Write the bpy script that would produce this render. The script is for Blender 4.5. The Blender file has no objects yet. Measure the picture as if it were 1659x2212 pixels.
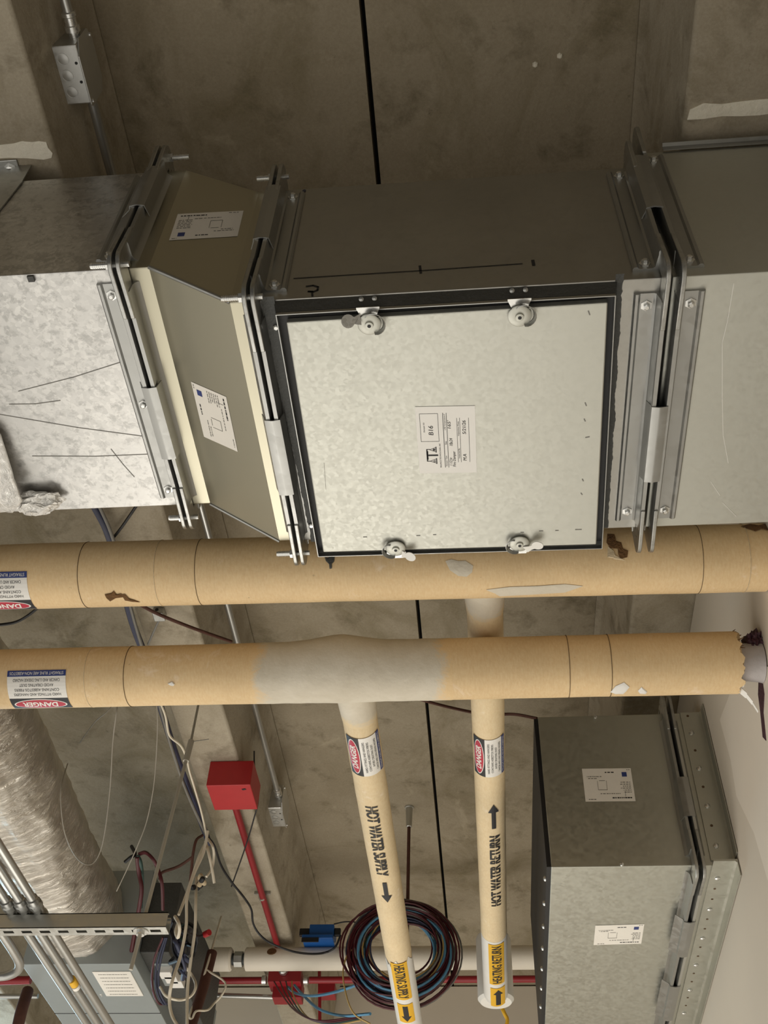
import bpy, bmesh, math, random
from mathutils import Vector as V, noise, Matrix

# ------------------------------------------------------------------ camera
W, HPX = 1659, 2212
CX, CY = 829.5, 1106.0
F = 2303.83
RX = V((0.99595079, -0.04035318, -0.08033459))   # world X, Y, Z axes seen from the lens (right, down, forward)
RY = V((0.08394293, 0.73730118, 0.67032869))
RZ = V((0.03218090, -0.67435791, 0.73770305))
OFF = V((0, 0, 1.55))                             # the lens is 1.55 m above the floor
C = bpy.context.scene.collection
scene = bpy.context.scene

cam_d = bpy.data.cameras.new('camera')
cam = bpy.data.objects.new('camera', cam_d)
C.objects.link(cam)
m = Matrix.Identity(4)
for i, R in enumerate((RX, RY, RZ)):
    m[i][0], m[i][1], m[i][2] = R[0], -R[1], -R[2]
m.translation = OFF
cam.matrix_world = m
cam_d.sensor_fit = 'HORIZONTAL'
cam_d.sensor_width = 36.0
cam_d.lens = 36.0 * F / W
cam_d.clip_start = 0.05
scene.camera = cam

# ------------------------------------------------------------------ light
scene.view_settings.view_transform = 'Standard'
scene.view_settings.look = 'None'
scene.view_settings.gamma = 1.0
scene.view_settings.exposure = 0.0
world = bpy.data.worlds.new('world')
scene.world = world
world.use_nodes = True
world.node_tree.nodes['Background'].inputs[0].default_value = (1.0, 0.93, 0.82, 1)
world.node_tree.nodes['Background'].inputs[1].default_value = 0.10

def area(name, loc, aim, sx, sy, power, col):
    d = bpy.data.lights.new(name, 'AREA')
    d.shape = 'RECTANGLE'; d.size = sx; d.size_y = sy; d.energy = power; d.color = col
    o = bpy.data.objects.new(name, d); C.objects.link(o)
    o.location = V(loc) + OFF
    o.rotation_euler = (V(aim) - V(loc)).to_track_quat('-Z', 'Y').to_euler()
    return o
area('room_light', (-1.5, 2.9, -1.45), (-1.5, 2.9, 2.0), 10.0, 8.2, 262, (1.0, 0.965, 0.89))
area('front_fill_light', (-1.0, 4.4, -0.9), (-0.1, 1.9, 1.8), 2.0, 1.6, 26, (1.0, 0.95, 0.86))  # added upward fill for room light from ahead, no actual lamp here
area('window_light', (-3.0, 5.9, 1.9), (-0.9, 3.0, 2.0), 2.0, 1.1, 40, (0.55, 0.82, 1.0))

# ------------------------------------------------------------------ helpers
def at(u, v, x=None, y=None, z=None):
    d = V((u - CX, v - CY, F))
    r = V((RX.dot(d), RY.dot(d), RZ.dot(d)))
    if x is not None: return r * (x / r.x)
    if y is not None: return r * (y / r.y)
    return r * (z / r.z)

def ray(u, v):
    d = V((u - CX, v - CY, F))
    return V((RX.dot(d), RY.dot(d), RZ.dot(d))).normalized()

def on_plane(u, v, p, n):
    r = ray(u, v)
    return r * (V(p).dot(n) / r.dot(n))

def perp(a):
    a = a.normalized()
    h = V((0, 0, 1)) if abs(a.z) < 0.9 else V((1, 0, 0))
    p = a.cross(h).normalized()
    return p, a.cross(p).normalized()

def smooth_path(pts, k=6):
    pts = [V(p) for p in pts]
    if len(pts) < 3: return pts
    out = []
    P = [pts[0] * 2 - pts[1]] + pts + [pts[-1] * 2 - pts[-2]]
    for i in range(1, len(P) - 2):
        a, b, c, d = P[i - 1], P[i], P[i + 1], P[i + 2]
        for j in range(k):
            t = j / k
            out.append(0.5 * ((2 * b) + (c - a) * t + (2 * a - 5 * b + 4 * c - d) * t * t + (3 * b - a - 3 * c + d) * t ** 3))
    out.append(pts[-1])
    return out

class MB:
    def __init__(s): s.v = []; s.f = []; s.m = []
    def add(s, vs, fs, mi=0):
        o = len(s.v); s.v += [V(p) for p in vs]
        for f in fs: s.f.append([i + o for i in f]); s.m.append(mi)
        return s
    def box(s, x0, x1, y0, y1, z0, z1, mi=0):
        vs = [(x, y, z) for z in (z0, z1) for y in (y0, y1) for x in (x0, x1)]
        return s.add(vs, [(0, 2, 3, 1), (4, 5, 7, 6), (0, 1, 5, 4), (2, 6, 7, 3), (0, 4, 6, 2), (1, 3, 7, 5)], mi)
    def obox(s, c, a, b, d, mi=0):
        c, a, b, d = V(c), V(a), V(b), V(d)
        vs = [c + a * i + b * j + d * k for k in (-1, 1) for j in (-1, 1) for i in (-1, 1)]
        return s.add(vs, [(0, 2, 3, 1), (4, 5, 7, 6), (0, 1, 5, 4), (2, 6, 7, 3), (0, 4, 6, 2), (1, 3, 7, 5)], mi)
    def prism(s, prof, o, p, q, t, mi=0):
        o, p, q, t = V(o), V(p), V(q), V(t); n = len(prof)
        a = [o + p * x + q * y for x, y in prof]
        return s.add(a + [w + t for w in a], [list(range(n))[::-1], list(range(n, 2 * n))] +
                     [(i, (i + 1) % n, n + (i + 1) % n, n + i) for i in range(n)], mi)
    def tube(s, pts, r, n=10, caps=True, mi=0, closed=False):
        pts = [V(p) for p in pts]; N = len(pts)
        rr = r if isinstance(r, (list, tuple)) else [r] * N
        tang = []
        for i in range(N):
            if closed: t = pts[(i + 1) % N] - pts[i - 1]
            else: t = pts[min(i + 1, N - 1)] - pts[max(i - 1, 0)]
            tang.append(t.normalized() if t.length > 1e-9 else V((0, 0, 1)))
        p, q = perp(tang[0]); vs = []
        for i in range(N):
            p = (p - tang[i] * p.dot(tang[i])).normalized(); q = tang[i].cross(p)
            for j in range(n):
                a = 2 * math.pi * j / n
                vs.append(pts[i] + (p * math.cos(a) + q * math.sin(a)) * rr[i])
        fs = []
        for i in range(N if closed else N - 1):
            k = (i + 1) % N
            for j in range(n):
                fs.append((i * n + j, i * n + (j + 1) % n, k * n + (j + 1) % n, k * n + j))
        if caps and not closed: fs += [list(range(n))[::-1], [(N - 1) * n + j for j in range(n)]]
        return s.add(vs, fs, mi)
    def cyl(s, a, b, r, n=16, mi=0): return s.tube([a, b], r, n, True, mi)
    def lathe(s, prof, o, ax, n=24, mi=0):
        o, ax = V(o), V(ax).normalized(); p, q = perp(ax); vs = []; fs = []
        for r, h in prof:
            for j in range(n):
                a = 2 * math.pi * j / n
                vs.append(o + ax * h + (p * math.cos(a) + q * math.sin(a)) * max(r, 1e-5))
        N = len(prof)
        for i in range(N - 1):
            for j in range(n):
                fs.append((i * n + j, i * n + (j + 1) % n, (i + 1) * n + (j + 1) % n, (i + 1) * n + j))
        fs += [list(range(n))[::-1], [(N - 1) * n + j for j in range(n)]]
        return s.add(vs, fs, mi)
    def loft(s, rects, mi=0, caps=True):
        vs = []; fs = []
        for x, y0, y1, z0, z1 in rects: vs += [(x, y0, z0), (x, y1, z0), (x, y1, z1), (x, y0, z1)]
        for i in range(len(rects) - 1):
            for j in range(4):
                fs.append((i * 4 + j, (i + 1) * 4 + j, (i + 1) * 4 + (j + 1) % 4, i * 4 + (j + 1) % 4))
        if caps: fs += [(0, 1, 2, 3), [(len(rects) - 1) * 4 + j for j in (3, 2, 1, 0)]]
        return s.add(vs, fs, mi)
    def build(s, name, mats, parent=None, smooth=35, bevel=0, **tags):
        me = bpy.data.meshes.new(name)
        base = V((0, 0, 0))
        if parent is not None:
            q = parent
            while q is not None: base = base + q.location; q = q.parent
            loc = V((0, 0, 0)); vs = [p + OFF - base for p in s.v]
        else:
            lo = [min(p[i] for p in s.v) for i in range(3)]; hi = [max(p[i] for p in s.v) for i in range(3)]
            loc = V(((lo[0] + hi[0]) / 2, (lo[1] + hi[1]) / 2, lo[2])) + OFF; vs = [p + OFF - loc for p in s.v]
        me.from_pydata([tuple(p) for p in vs], [], s.f)
        mats = mats if isinstance(mats, (list, tuple)) else [mats]
        for mt in mats: me.materials.append(mt)
        for p, mi in zip(me.polygons, s.m): p.material_index = mi
        bm = bmesh.new(); bm.from_mesh(me); bmesh.ops.recalc_face_normals(bm, faces=bm.faces); bm.to_mesh(me); bm.free()
        if smooth:
            for p in me.polygons: p.use_smooth = True
            me.set_sharp_from_angle(angle=math.radians(smooth))
        o = bpy.data.objects.new(name, me); C.objects.link(o)
        o.location = loc
        if parent is not None: o.parent = parent
        if bevel:
            b = o.modifiers.new('bevel', 'BEVEL'); b.width = bevel; b.segments = 2; b.limit_method = 'ANGLE'
        for k, t in tags.items(): o[k] = t
        return o

def thing(name, label, cat, loc, group=None):
    o = bpy.data.objects.new(name, None); C.objects.link(o)
    o.location = V(loc) + OFF; o.empty_display_size = 0.05
    o['label'] = label; o['category'] = cat
    if group: o['group'] = group
    return o

def tag(o, label, cat, group=None):
    o['label'] = label; o['category'] = cat
    if group: o['group'] = group
    return o

# ------------------------------------------------------------------ materials
class NT:
    def __init__(s, name):
        s.mat = bpy.data.materials.new(name); s.mat.use_nodes = True
        s.t = s.mat.node_tree; s.b = s.t.nodes['Principled BSDF']
        s.geo = s.t.nodes.new('ShaderNodeNewGeometry').outputs['Position']
    def link(s, a, b): s.t.links.new(a, b)
    def noise(s, scale, detail=4, rough=.55, dist=0, vec=None):
        n = s.t.nodes.new('ShaderNodeTexNoise'); s.link(vec or s.geo, n.inputs['Vector'])
        n.inputs['Scale'].default_value = scale; n.inputs['Detail'].default_value = detail
        n.inputs['Roughness'].default_value = rough; n.inputs['Distortion'].default_value = dist
        return n.outputs['Fac']
    def stretch(s, sc):
        n = s.t.nodes.new('ShaderNodeMapping'); s.link(s.geo, n.inputs['Vector']); n.inputs['Scale'].default_value = sc
        return n.outputs['Vector']
    def voro(s, scale, out='Color', vec=None):
        n = s.t.nodes.new('ShaderNodeTexVoronoi'); s.link(vec or s.geo, n.inputs['Vector']); n.inputs['Scale'].default_value = scale
        return n.outputs[out]
    def ramp(s, fac, a, b, ca=(0, 0, 0, 1), cb=(1, 1, 1, 1)):
        n = s.t.nodes.new('ShaderNodeValToRGB'); s.link(fac, n.inputs[0])
        e = n.color_ramp.elements; e[0].position = a; e[1].position = b; e[0].color = ca; e[1].color = cb
        return n.outputs[0]
    def mix(s, fac, a, b, mode='MIX'):
        n = s.t.nodes.new('ShaderNodeMix'); n.data_type = 'RGBA'; n.blend_type = mode
        for val, sock in ((fac, n.inputs[0]), (a, n.inputs[6]), (b, n.inputs[7])):
            if isinstance(val, (int, float)): sock.default_value = val
            elif isinstance(val, tuple): sock.default_value = val if len(val) == 4 else (*val, 1)
            else: s.link(val, sock)
        return n.outputs[2]
    def bump(s, h, strength, dist=0.01):
        n = s.t.nodes.new('ShaderNodeBump'); s.link(h, n.inputs['Height'])
        n.inputs['Strength'].default_value = strength; n.inputs['Distance'].default_value = dist
        s.link(n.outputs[0], s.b.inputs['Normal'])
    def set(s, col=None, rough=None, metal=None):
        for val, k in ((col, 'Base Color'), (rough, 'Roughness'), (metal, 'Metallic')):
            if val is None: continue
            if isinstance(val, (int, float)): s.b.inputs[k].default_value = val
            elif isinstance(val, tuple): s.b.inputs[k].default_value = (*val[:3], 1)
            else: s.link(val, s.b.inputs[k])
        return s

def plain(name, col, rough=.5, metal=0., var=.12, scale=25, bump=0):
    n = NT(name); f = n.noise(scale, 4)
    n.set(n.mix(f, tuple(c * (1 - var) for c in col), tuple(min(1, c * (1 + var)) for c in col)), rough, metal)
    if bump: n.bump(n.noise(scale * 3, 4), bump)
    return n.mat

def concrete(name, lo, hi, stain):
    n = NT(name)
    c = n.mix(n.ramp(n.noise(2.4, 7, .62, .5), .32, .68), lo, hi)
    c = n.mix(n.ramp(n.noise(2.9, 6, .66, 1.0, n.stretch((1, .8, 2))), .50, .70), c, n.mix(.88, c, stain))
    c = n.mix(n.ramp(n.noise(7, 6, .68, .25), .54, .72), c, n.mix(.8, c, tuple(x * .70 for x in stain)))
    c = n.mix(n.ramp(n.noise(5.5, 6, .7, .6, n.stretch((1.3, .7, 1))), .60, .80), c, tuple(min(1, x * 1.22) for x in hi))
    c = n.mix(n.ramp(n.noise(26, 5, .7), .66, .80), c, tuple(x * .55 for x in stain))
    c = n.mix(.20, c, n.ramp(n.noise(150, 3, .7), .2, .8), 'SOFT_LIGHT')
    n.set(c, .85, 0.)
    n.bump(n.noise(34, 6, .7), .30, .01)
    return n.mat

def galv(name, base, rough, spangle=.15, scale=55, flecks=0., grime=.0, metal=.9, cloud=.1):
    n = NT(name)
    wob = n.t.nodes.new('ShaderNodeVectorMath'); wob.operation = 'ADD'
    nz = n.t.nodes.new('ShaderNodeTexNoise'); n.link(n.geo, nz.inputs['Vector']); nz.inputs['Scale'].default_value = 60
    sc = n.t.nodes.new('ShaderNodeVectorMath'); sc.operation = 'SCALE'; sc.inputs['Scale'].default_value = .35 / scale
    n.link(nz.outputs['Color'], sc.inputs[0]); n.link(n.geo, wob.inputs[0]); n.link(sc.outputs[0], wob.inputs[1])
    vo = n.voro(scale, 'Color', wob.outputs[0])
    g = n.t.nodes.new('ShaderNodeRGBToBW'); n.link(vo, g.inputs[0])
    c = n.mix(g.outputs[0], tuple(x * (1 - spangle) for x in base), tuple(min(1, x * (1 + spangle)) for x in base))
    c = n.mix(n.ramp(n.noise(4, 4), .35, .7), c, tuple(x * (1 - cloud) for x in base))
    if flecks:
        f = n.ramp(n.noise(48, 6, .72, .3), .50, .60)
        c = n.mix(flecks, c, n.mix(f, c, tuple(x * .45 for x in base)))
    if grime:
        c = n.mix(n.ramp(n.noise(5, 6, .7, 1.5), .55, .72), c, tuple(x * (1 - grime) for x in base))
    r = n.mix(g.outputs[0], (rough - .06,) * 3, (rough + .08,) * 3)
    n.set(c, r, metal)
    n.bump(n.noise(1.6, 1), .04, .02)
    return n.mat

def jacket(name, base):
    n = NT(name)
    c = n.mix(n.ramp(n.noise(6, 5, .6), .3, .75), tuple(x * .86 for x in base), base)
    c = n.mix(n.ramp(n.noise(11, 5, .7, 1.0), .62, .78), c, (min(1, base[0] * 1.05), base[1] * 1.15, base[2] * 1.5))
    weave = n.noise(220, 2, .5, 0, n.stretch((1, .35, .35)))
    c = n.mix(.16, c, n.ramp(weave, .25, .75), 'SOFT_LIGHT')
    c = n.mix(n.ramp(n.noise(75, 3, .6), .73, .78), c, tuple(x * .6 for x in base))
    n.set(c, .7, 0.)
    n.bump(n.noise(14, 5, .6), .25, .01)
    return n.mat

def foil(name, col, rough=.32, scale=30, strength=.9, metal=.92):
    n = NT(name)
    n.set(n.mix(n.noise(20, 4), tuple(x * .75 for x in col), col), rough, metal)
    n.bump(n.noise(scale, 6, .7, 1.5), strength, .02)
    return n.mat

M = dict(
    slab=concrete('slab_concrete', (.285, .236, .160), (.365, .310, .222), (.205, .166, .094)),
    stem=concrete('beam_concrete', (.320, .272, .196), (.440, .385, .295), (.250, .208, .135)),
    duct=galv('galvanised_sheet', (.42, .41, .38), .36, .05, 70, .08, .10),
    ductsp=galv('spangled_galvanised_sheet', (.58, .57, .55), .36, .20, 110, .45, .06),
    trans=plain('transition_sheet', (.46, .432, .335), .33, .9, .05, 3),
    door=galv('bright_galvanised_sheet', (.54, .54, .49), .50, .03, 140, .03, 0, .9, .02),
    rail=galv('rolled_flange_steel', (.39, .39, .375), .36, .05, 60, 0, .06),
    plate=galv('corner_plate_steel', (.44, .44, .42), .32, .05, 120, .3, .1),
    bolt=galv('zinc_plated_bolt', (.72, .72, .70), .28, .03, 200),
    lower=galv('sleeve_sheet', (.54, .54, .48), .42, .03, 90, .03, .0, .9, .03),
    mastic=plain('grey_sealant', (.055, .056, .052), .55, 0, .2, 40, .3),
    black=plain('black_paint', (.008, .008, .009), .55),
    gap=plain('dark_joint_filler', (.006, .006, .006), .9),
    jacket=jacket('tan_pipe_jacket', (.82, .60, .335)),
    jacket2=jacket('cream_pipe_jacket', (.82, .655, .41)),
    plaster=plain('white_fitting_cement', (.66, .60, .49), .8, 0, .10, 14, .3),
    pvc=plain('white_plastic_cover', (.82, .80, .75), .35, 0, .05),
    whitewrap=plain('white_pipe_wrap', (.74, .68, .58), .6, 0, .06, 12, .15),
    torn=plain('torn_brown_insulation', (.17, .085, .03), .95, 0, .5, 60, .8),
    tear=plain('torn_paper', (.62, .50, .33), .9, 0, .2, 40, .4),
    wall=plain('painted_wallboard', (.68, .61, .51), .75, 0, .05, 3),
    wall2=plain('patched_wallboard', (.78, .71, .61), .75, 0, .06, 5),
    mud=plain('joint_compound', (.62, .58, .50), .9, 0, .1, 30, .5),
    red=plain('red_enamel', (.42, .018, .022), .45, 0, .1),
    redpipe=plain('red_conduit_paint', (.27, .012, .018), .42, 0, .1),
    conduit=plain('grey_conduit', (.50, .50, .48), .32, .85, .05, 12),
    strut=galv('strut_steel', (.55, .55, .52), .36, .04, 100),
    jbox=galv('junction_box_steel', (.62, .62, .60), .38, .04, 120, .05),
    foil=foil('silver_foil', (.70, .66, .60), .34, 24, .8),
    foil2=foil('bright_foil', (.95, .93, .89), .30, 40, .45, .65),
    jute=None,
    boxgrey=plain('grey_unit_paint', (.33, .36, .36), .45, .25, .04),
    paper=plain('white_sticker', (.84, .80, .73), .6, 0, .03),
    ink=plain('black_ink', (.012, .012, .014), .6),
    lred=plain('label_red', (.50, .03, .06), .45),
    lblue=plain('label_blue', (.03, .05, .20), .5),
    lblack=plain('label_black', (.015, .016, .02), .5),
    lwhite=plain('label_white', (.86, .84, .80), .5, 0, .03),
    yellow=plain('label_yellow', (.80, .45, .02), .45, 0, .04),
    wireW=plain('white_cable', (.74, .67, .54), .5),
    wireG=plain('grey_cable', (.20, .19, .17), .5),
    wireK=plain('black_cable', (.012, .012, .014), .5),
    wireB=plain('blue_cable', (.10, .28, .45), .45),
    wireN=plain('navy_cable', (.030, .035, .075), .5),
    wireR=plain('maroon_cable', (.085, .012, .017), .45),
    wireY=plain('yellow_cable', (.50, .34, .12), .5),
    wireD=plain('dark_green_cable', (.03, .07, .06), .5),
    rust=plain('rusty_pipe', (.085, .030, .018), .75, 0, .4, 40),
    blue=plain('blue_plastic', (.005, .085, .32), .45, 0, .05),
    purple=plain('maroon_firestop', (.06, .02, .03), .6, 0, .3, 30, .6),
    mist=plain('whitened_steel_pipe', (.46, .43, .43), .55, .1, .25, 18, .2),
    darkpipe=plain('dark_steel_pipe', (.035, .04, .04), .6, .2, .3, 20),
    floor=plain('floor_tile', (.42, .38, .32), .6, 0, .08, 2),
    patch=plain('concrete_patch_paint', (.90, .83, .70), .85, 0, .15, 20, .5),
    grit=plain('rust_stain', (.11, .065, .03), .9),
)

def ribbed_foil():
    n = NT('wrinkled_foil_jacket')
    mp = n.t.nodes.new('ShaderNodeMapping'); mp.vector_type = 'POINT'; n.link(n.geo, mp.inputs['Vector'])
    mp.inputs['Rotation'].default_value = (0, 0, math.radians(28)); mp.inputs['Scale'].default_value = (7, 46, 9)
    f = n.noise(1.0, 6, .62, .5, mp.outputs[0])
    n.set(n.mix(n.ramp(n.noise(9, 4), .35, .7), (.66, .61, .54), (.86, .81, .73)), .33, .88)
    n.bump(f, 1.0, .03)
    return n.mat
M['jute'] = ribbed_foil()
M['rodsteel'] = plain('rod_steel', (.46, .43, .37), .45, .35, .08, 60)
M['threadwire'] = plain('thin_grey_wire', (.30, .27, .22), .5)
# ------------------------------------------------------------------ text and labels
_tc = {}
def text_shape(s, bold=0.):
    k = s
    if (k, bold) not in _tc:
        cu = bpy.data.curves.new('glyphs', 'FONT'); cu.body = s; cu.fill_mode = 'FRONT'; cu.resolution_u = 4; cu.offset = bold
        ob = bpy.data.objects.new('glyphs', cu); C.objects.link(ob)
        bpy.context.view_layer.update()
        me = bpy.data.meshes.new_from_object(ob.evaluated_get(bpy.context.evaluated_depsgraph_get()))
        vs = [(p.co.x, p.co.y) for p in me.vertices]; fs = [list(p.vertices) for p in me.polygons]
        bpy.data.objects.remove(ob); bpy.data.curves.remove(cu); bpy.data.meshes.remove(me)
        x0 = min(p[0] for p in vs); x1 = max(p[0] for p in vs); y0 = min(p[1] for p in vs); y1 = max(p[1] for p in vs)
        _tc[(k, bold)] = ([((x - x0) / max(1e-6, x1 - x0), (y - y0) / max(1e-6, y1 - y0)) for x, y in vs], fs)
    return _tc[(k, bold)]

class Label:
    """flat artwork in label metres (x along the reading direction, y up), later laid on a face or round a pipe"""
    def __init__(s): s.v = []; s.f = []; s.m = []; s.mats = []
    def mi(s, mat):
        if mat not in s.mats: s.mats.append(mat)
        return s.mats.index(mat)
    def poly(s, pts, mat, lift):
        o = len(s.v); s.v += [(x, y, lift) for x, y in pts]; s.f.append([o + i for i in range(len(pts))]); s.m.append(s.mi(mat))
    def rect(s, x0, y0, x1, y1, mat, lift): s.poly([(x0, y0), (x1, y0), (x1, y1), (x0, y1)], mat, lift)
    def oval(s, cx, cy, a, b, mat, lift, n=28):
        s.poly([(cx + a * math.cos(2 * math.pi * i / n), cy + b * math.sin(2 * math.pi * i / n)) for i in range(n)], mat, lift)
    def text(s, t, x0, y0, x1, y1, mat, lift, shear=0., bold=0.):
        vs, fs = text_shape(t, bold); o = len(s.v); k = s.mi(mat)
        s.v += [(x0 + (x + shear * (y1 - y0) / (x1 - x0) * y) * (x1 - x0), y0 + y * (y1 - y0), lift) for x, y in vs]
        for f in fs: s.f.append([o + i for i in f]); s.m.append(k)
    def stroke(s, pts, w, mat, lift):
        for a, b in zip(pts, pts[1:]):
            dx, dy = b[0] - a[0], b[1] - a[1]; l = math.hypot(dx, dy) or 1e-9
            nx, ny = -dy / l * w / 2, dx / l * w / 2; ex, ey = dx / l * w * .3, dy / l * w * .3
            s.poly([(a[0] - ex + nx, a[1] - ey + ny), (a[0] - ex - nx, a[1] - ey - ny), (b[0] + ex - nx, b[1] + ey - ny), (b[0] + ex + nx, b[1] + ey + ny)], mat, lift)
    def scribble(s, x0, y0, x1, y1, mat, lift, rnd):
        x = x0
        while x < x1:
            l = min(x1 - x, rnd.uniform(.004, .012)); s.rect(x, y0, x + l, y1, mat, lift); x += l + rnd.uniform(.001, .003)
    def build(s, name, fmap, parent, step=None, slits=None, **tags):
        bm = bmesh.new(); vv = [bm.verts.new(p) for p in s.v]
        for f, k in zip(s.f, s.m):
            try: bm.faces.new([vv[i] for i in f]).material_index = k
            except ValueError: pass
        ys = [p[1] for p in s.v]
        if step:
            y = math.floor(min(ys) / step) * step
            while y < max(ys):
                bmesh.ops.bisect_plane(bm, geom=bm.verts[:] + bm.edges[:] + bm.faces[:], plane_co=(0, y, 0), plane_no=(0, 1, 0)); y += step
        if slits:
            for (a, b) in slits:
                for yy in (a, b):
                    bmesh.ops.bisect_plane(bm, geom=bm.verts[:] + bm.edges[:] + bm.faces[:], plane_co=(0, yy, 0), plane_no=(0, 1, 0))
                bmesh.ops.delete(bm, geom=[f for f in bm.faces if a < f.calc_center_median().y < b], context='FACES')
        base = V((0, 0, 0)); q = parent
        while q is not None: base = base + q.location; q = q.parent
        for p in bm.verts: p.co = fmap(p.co.x, p.co.y, p.co.z) + OFF - base
        me = bpy.data.meshes.new(name); bm.to_mesh(me); bm.free()
        for mt in s.mats: me.materials.append(mt)
        o = bpy.data.objects.new(name, me); C.objects.link(o); o.parent = parent
        for k, t in tags.items(): o[k] = t
        return o

def face_map(o, px, py):
    """o: lower-left corner, px: lower-right, py: upper-left as read; returns map, width, height"""
    o, px, py = V(o), V(px), V(py); ex = (px - o).normalized(); ey = (py - o); h = ey.length; ey.normalize()
    n = ex.cross(ey).normalized()
    return (lambda x, y, l: o + ex * x + ey * y + n * l), (px - o).length, h

def pipe_hit(u, v, A, a, r):
    a = a.normalized(); d = ray(u, v)
    dp = d - a * d.dot(a); op = (-A) - a * (-A).dot(a)
    aa, bb, cc = dp.dot(dp), 2 * dp.dot(op), op.dot(op) - r * r
    disc = bb * bb - 4 * aa * cc
    t = (-bb - math.sqrt(max(disc, 0))) / (2 * aa)
    p = d * t; s = (p - A).dot(a); n = (p - A - a * s).normalized()
    return p, s, n

def pipe_map(u, v, A, a, r, read):
    """label centred on pixel (u, v) of the pipe with axis A + s*a; read = +-1 along the axis"""
    p, s, n0 = pipe_hit(u, v, A, a, r); x = a.normalized() * read; c = A + a.normalized() * s; y0 = n0.cross(x)
    def f(lx, ly, l):
        th = ly / r
        return c + x * lx + (n0 * math.cos(th) + y0 * math.sin(th)) * (r + l)
    return f

def pipe_patch(name, pts, A, a, r, mat, parent, lift=.0012, **tags):
    """a flat irregular patch (pixel outline) hugging a pipe"""
    cu = sum(p[0] for p in pts) / len(pts); cv = sum(p[1] for p in pts) / len(pts)
    mb = MB(); outer = []
    for u, v in pts:
        p, s, n = pipe_hit(u, v, A, a, r); outer.append(p + n * lift)
    ring = outer; k = 4; p, s, n = pipe_hit(cu, cv, A, a, r); ce = p + n * lift * 1.3
    rows = []
    for j in range(k):
        t = j / k; row = []
        for (u, v) in pts:
            p, s, n = pipe_hit(u + (cu - u) * t, v + (cv - v) * t, A, a, r); row.append(p + n * (lift if j else lift * .2))
        rows.append(row)
    N = len(pts); vs = [q for r_ in rows for q in r_] + [ce]
    fs = [(j * N + i, j * N + (i + 1) % N, (j + 1) * N + (i + 1) % N, (j + 1) * N + i) for j in range(k - 1) for i in range(N)]
    fs += [((k - 1) * N + i, (k - 1) * N + (i + 1) % N, k * N) for i in range(N)]
    return mb.add(vs, fs).build(name, mat, parent, **tags)

def danger_art(w, h):
    """w along the reading direction, h up; centred on 0,0; returns (paper, lettering)"""
    base = Label(); base.rect(-w / 2, -h / 2, w / 2, h / 2, M['lwhite'], .0006)
    t = Label(); top = h / 2
    t.rect(-w / 2, top - h * .38, w / 2, top, M['lblack'], .0010)
    t.oval(0, top - h * .19, w * .455, h * .168, M['lwhite'], .0013)
    t.oval(0, top - h * .19, w * .43, h * .148, M['lred'], .0016)
    t.text('DANGER', -w * .30, top - h * .275, w * .30, top - h * .105, M['lwhite'], .0019, .12, .03)
    rows = [('HARD FITTINGS AND HANGERS', .40), ('CONTAINS ASBESTOS FIBERS', .38), ('AVOID CREATING DUST', .29), ('CANCER AND LUNG DISEASE HAZARD', .40)]
    for i, (s, hw) in enumerate(rows):
        y = top - h * (.455 + .105 * i) - h * .055
        t.text(s, -w * hw, y, w * hw, y + h * .062, M['ink'], .0010)
    t.rect(-w / 2, -h / 2, w / 2, -h / 2 + h * .125, M['lblue'], .0010)
    t.text('STRAIGHT RUNS ARE NON-ASBESTOS', -w * .46, -h / 2 + h * .03, w * .46, -h / 2 + h * .095, M['lwhite'], .0013)
    return base, t

def danger_on(u, v, A, a, r, read, w, h, parent, **tags):
    f = pipe_map(u, v, A, a, r, read); b, t = danger_art(w, h)
    lb = b.build('warning_label', f, parent, r * .12, **tags)
    t.build('lettering', f, lb, r * .12)

# ------------------------------------------------------------------ the setting
ZS, ZB, XW, YW = 2.66, 2.27, 0.676, 6.05
def struct(mb, name, mat, **k):
    o = mb.build(name, mat, None, **k); o['kind'] = 'structure'; return o
seam = at(784, 0, z=ZS).x
s2 = at(968, 2034, z=ZS).x
jx = (seam + s2) / 2
mb = MB(); mb.box(-5.5, jx - .0065, -4, 7, ZS, ZS + .07); mb.box(jx + .0065, 3.2, -4, 7, ZS, ZS + .07)
struct(mb, 'ceiling', M['slab'])
struct(MB().box(-5.5, 3.2, -4, 7, ZS + .071, ZS + .1), 'ceiling_topping', M['gap'])
struct(MB().box(-5.5, 3.2, -4, 7.5, -1.56, -1.55), 'floor', M['floor'])

def stem(xl, xr, name):
    mb = MB(); t = .033; f = .018
    prof = [(xl, ZB), (xr, ZB), (xr + t, ZS - .03), (xr + t + f, ZS - .001), (xl - t - f, ZS - .001), (xl - t, ZS - .03)]
    mb.prism(prof, (0, -4, 0), (1, 0, 0), (0, 0, 1), (0, YW + 3.99, 0))
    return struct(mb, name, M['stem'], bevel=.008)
L_l = at(-178, 0, z=ZB).x; L_r = at(20, 0, z=ZB).x; R_l = at(1505, 0, z=ZB).x
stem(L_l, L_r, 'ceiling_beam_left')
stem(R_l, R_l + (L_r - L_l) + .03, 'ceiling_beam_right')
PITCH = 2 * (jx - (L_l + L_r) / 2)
stem(L_l - PITCH, L_r - PITCH, 'ceiling_beam_far_left')

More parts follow.
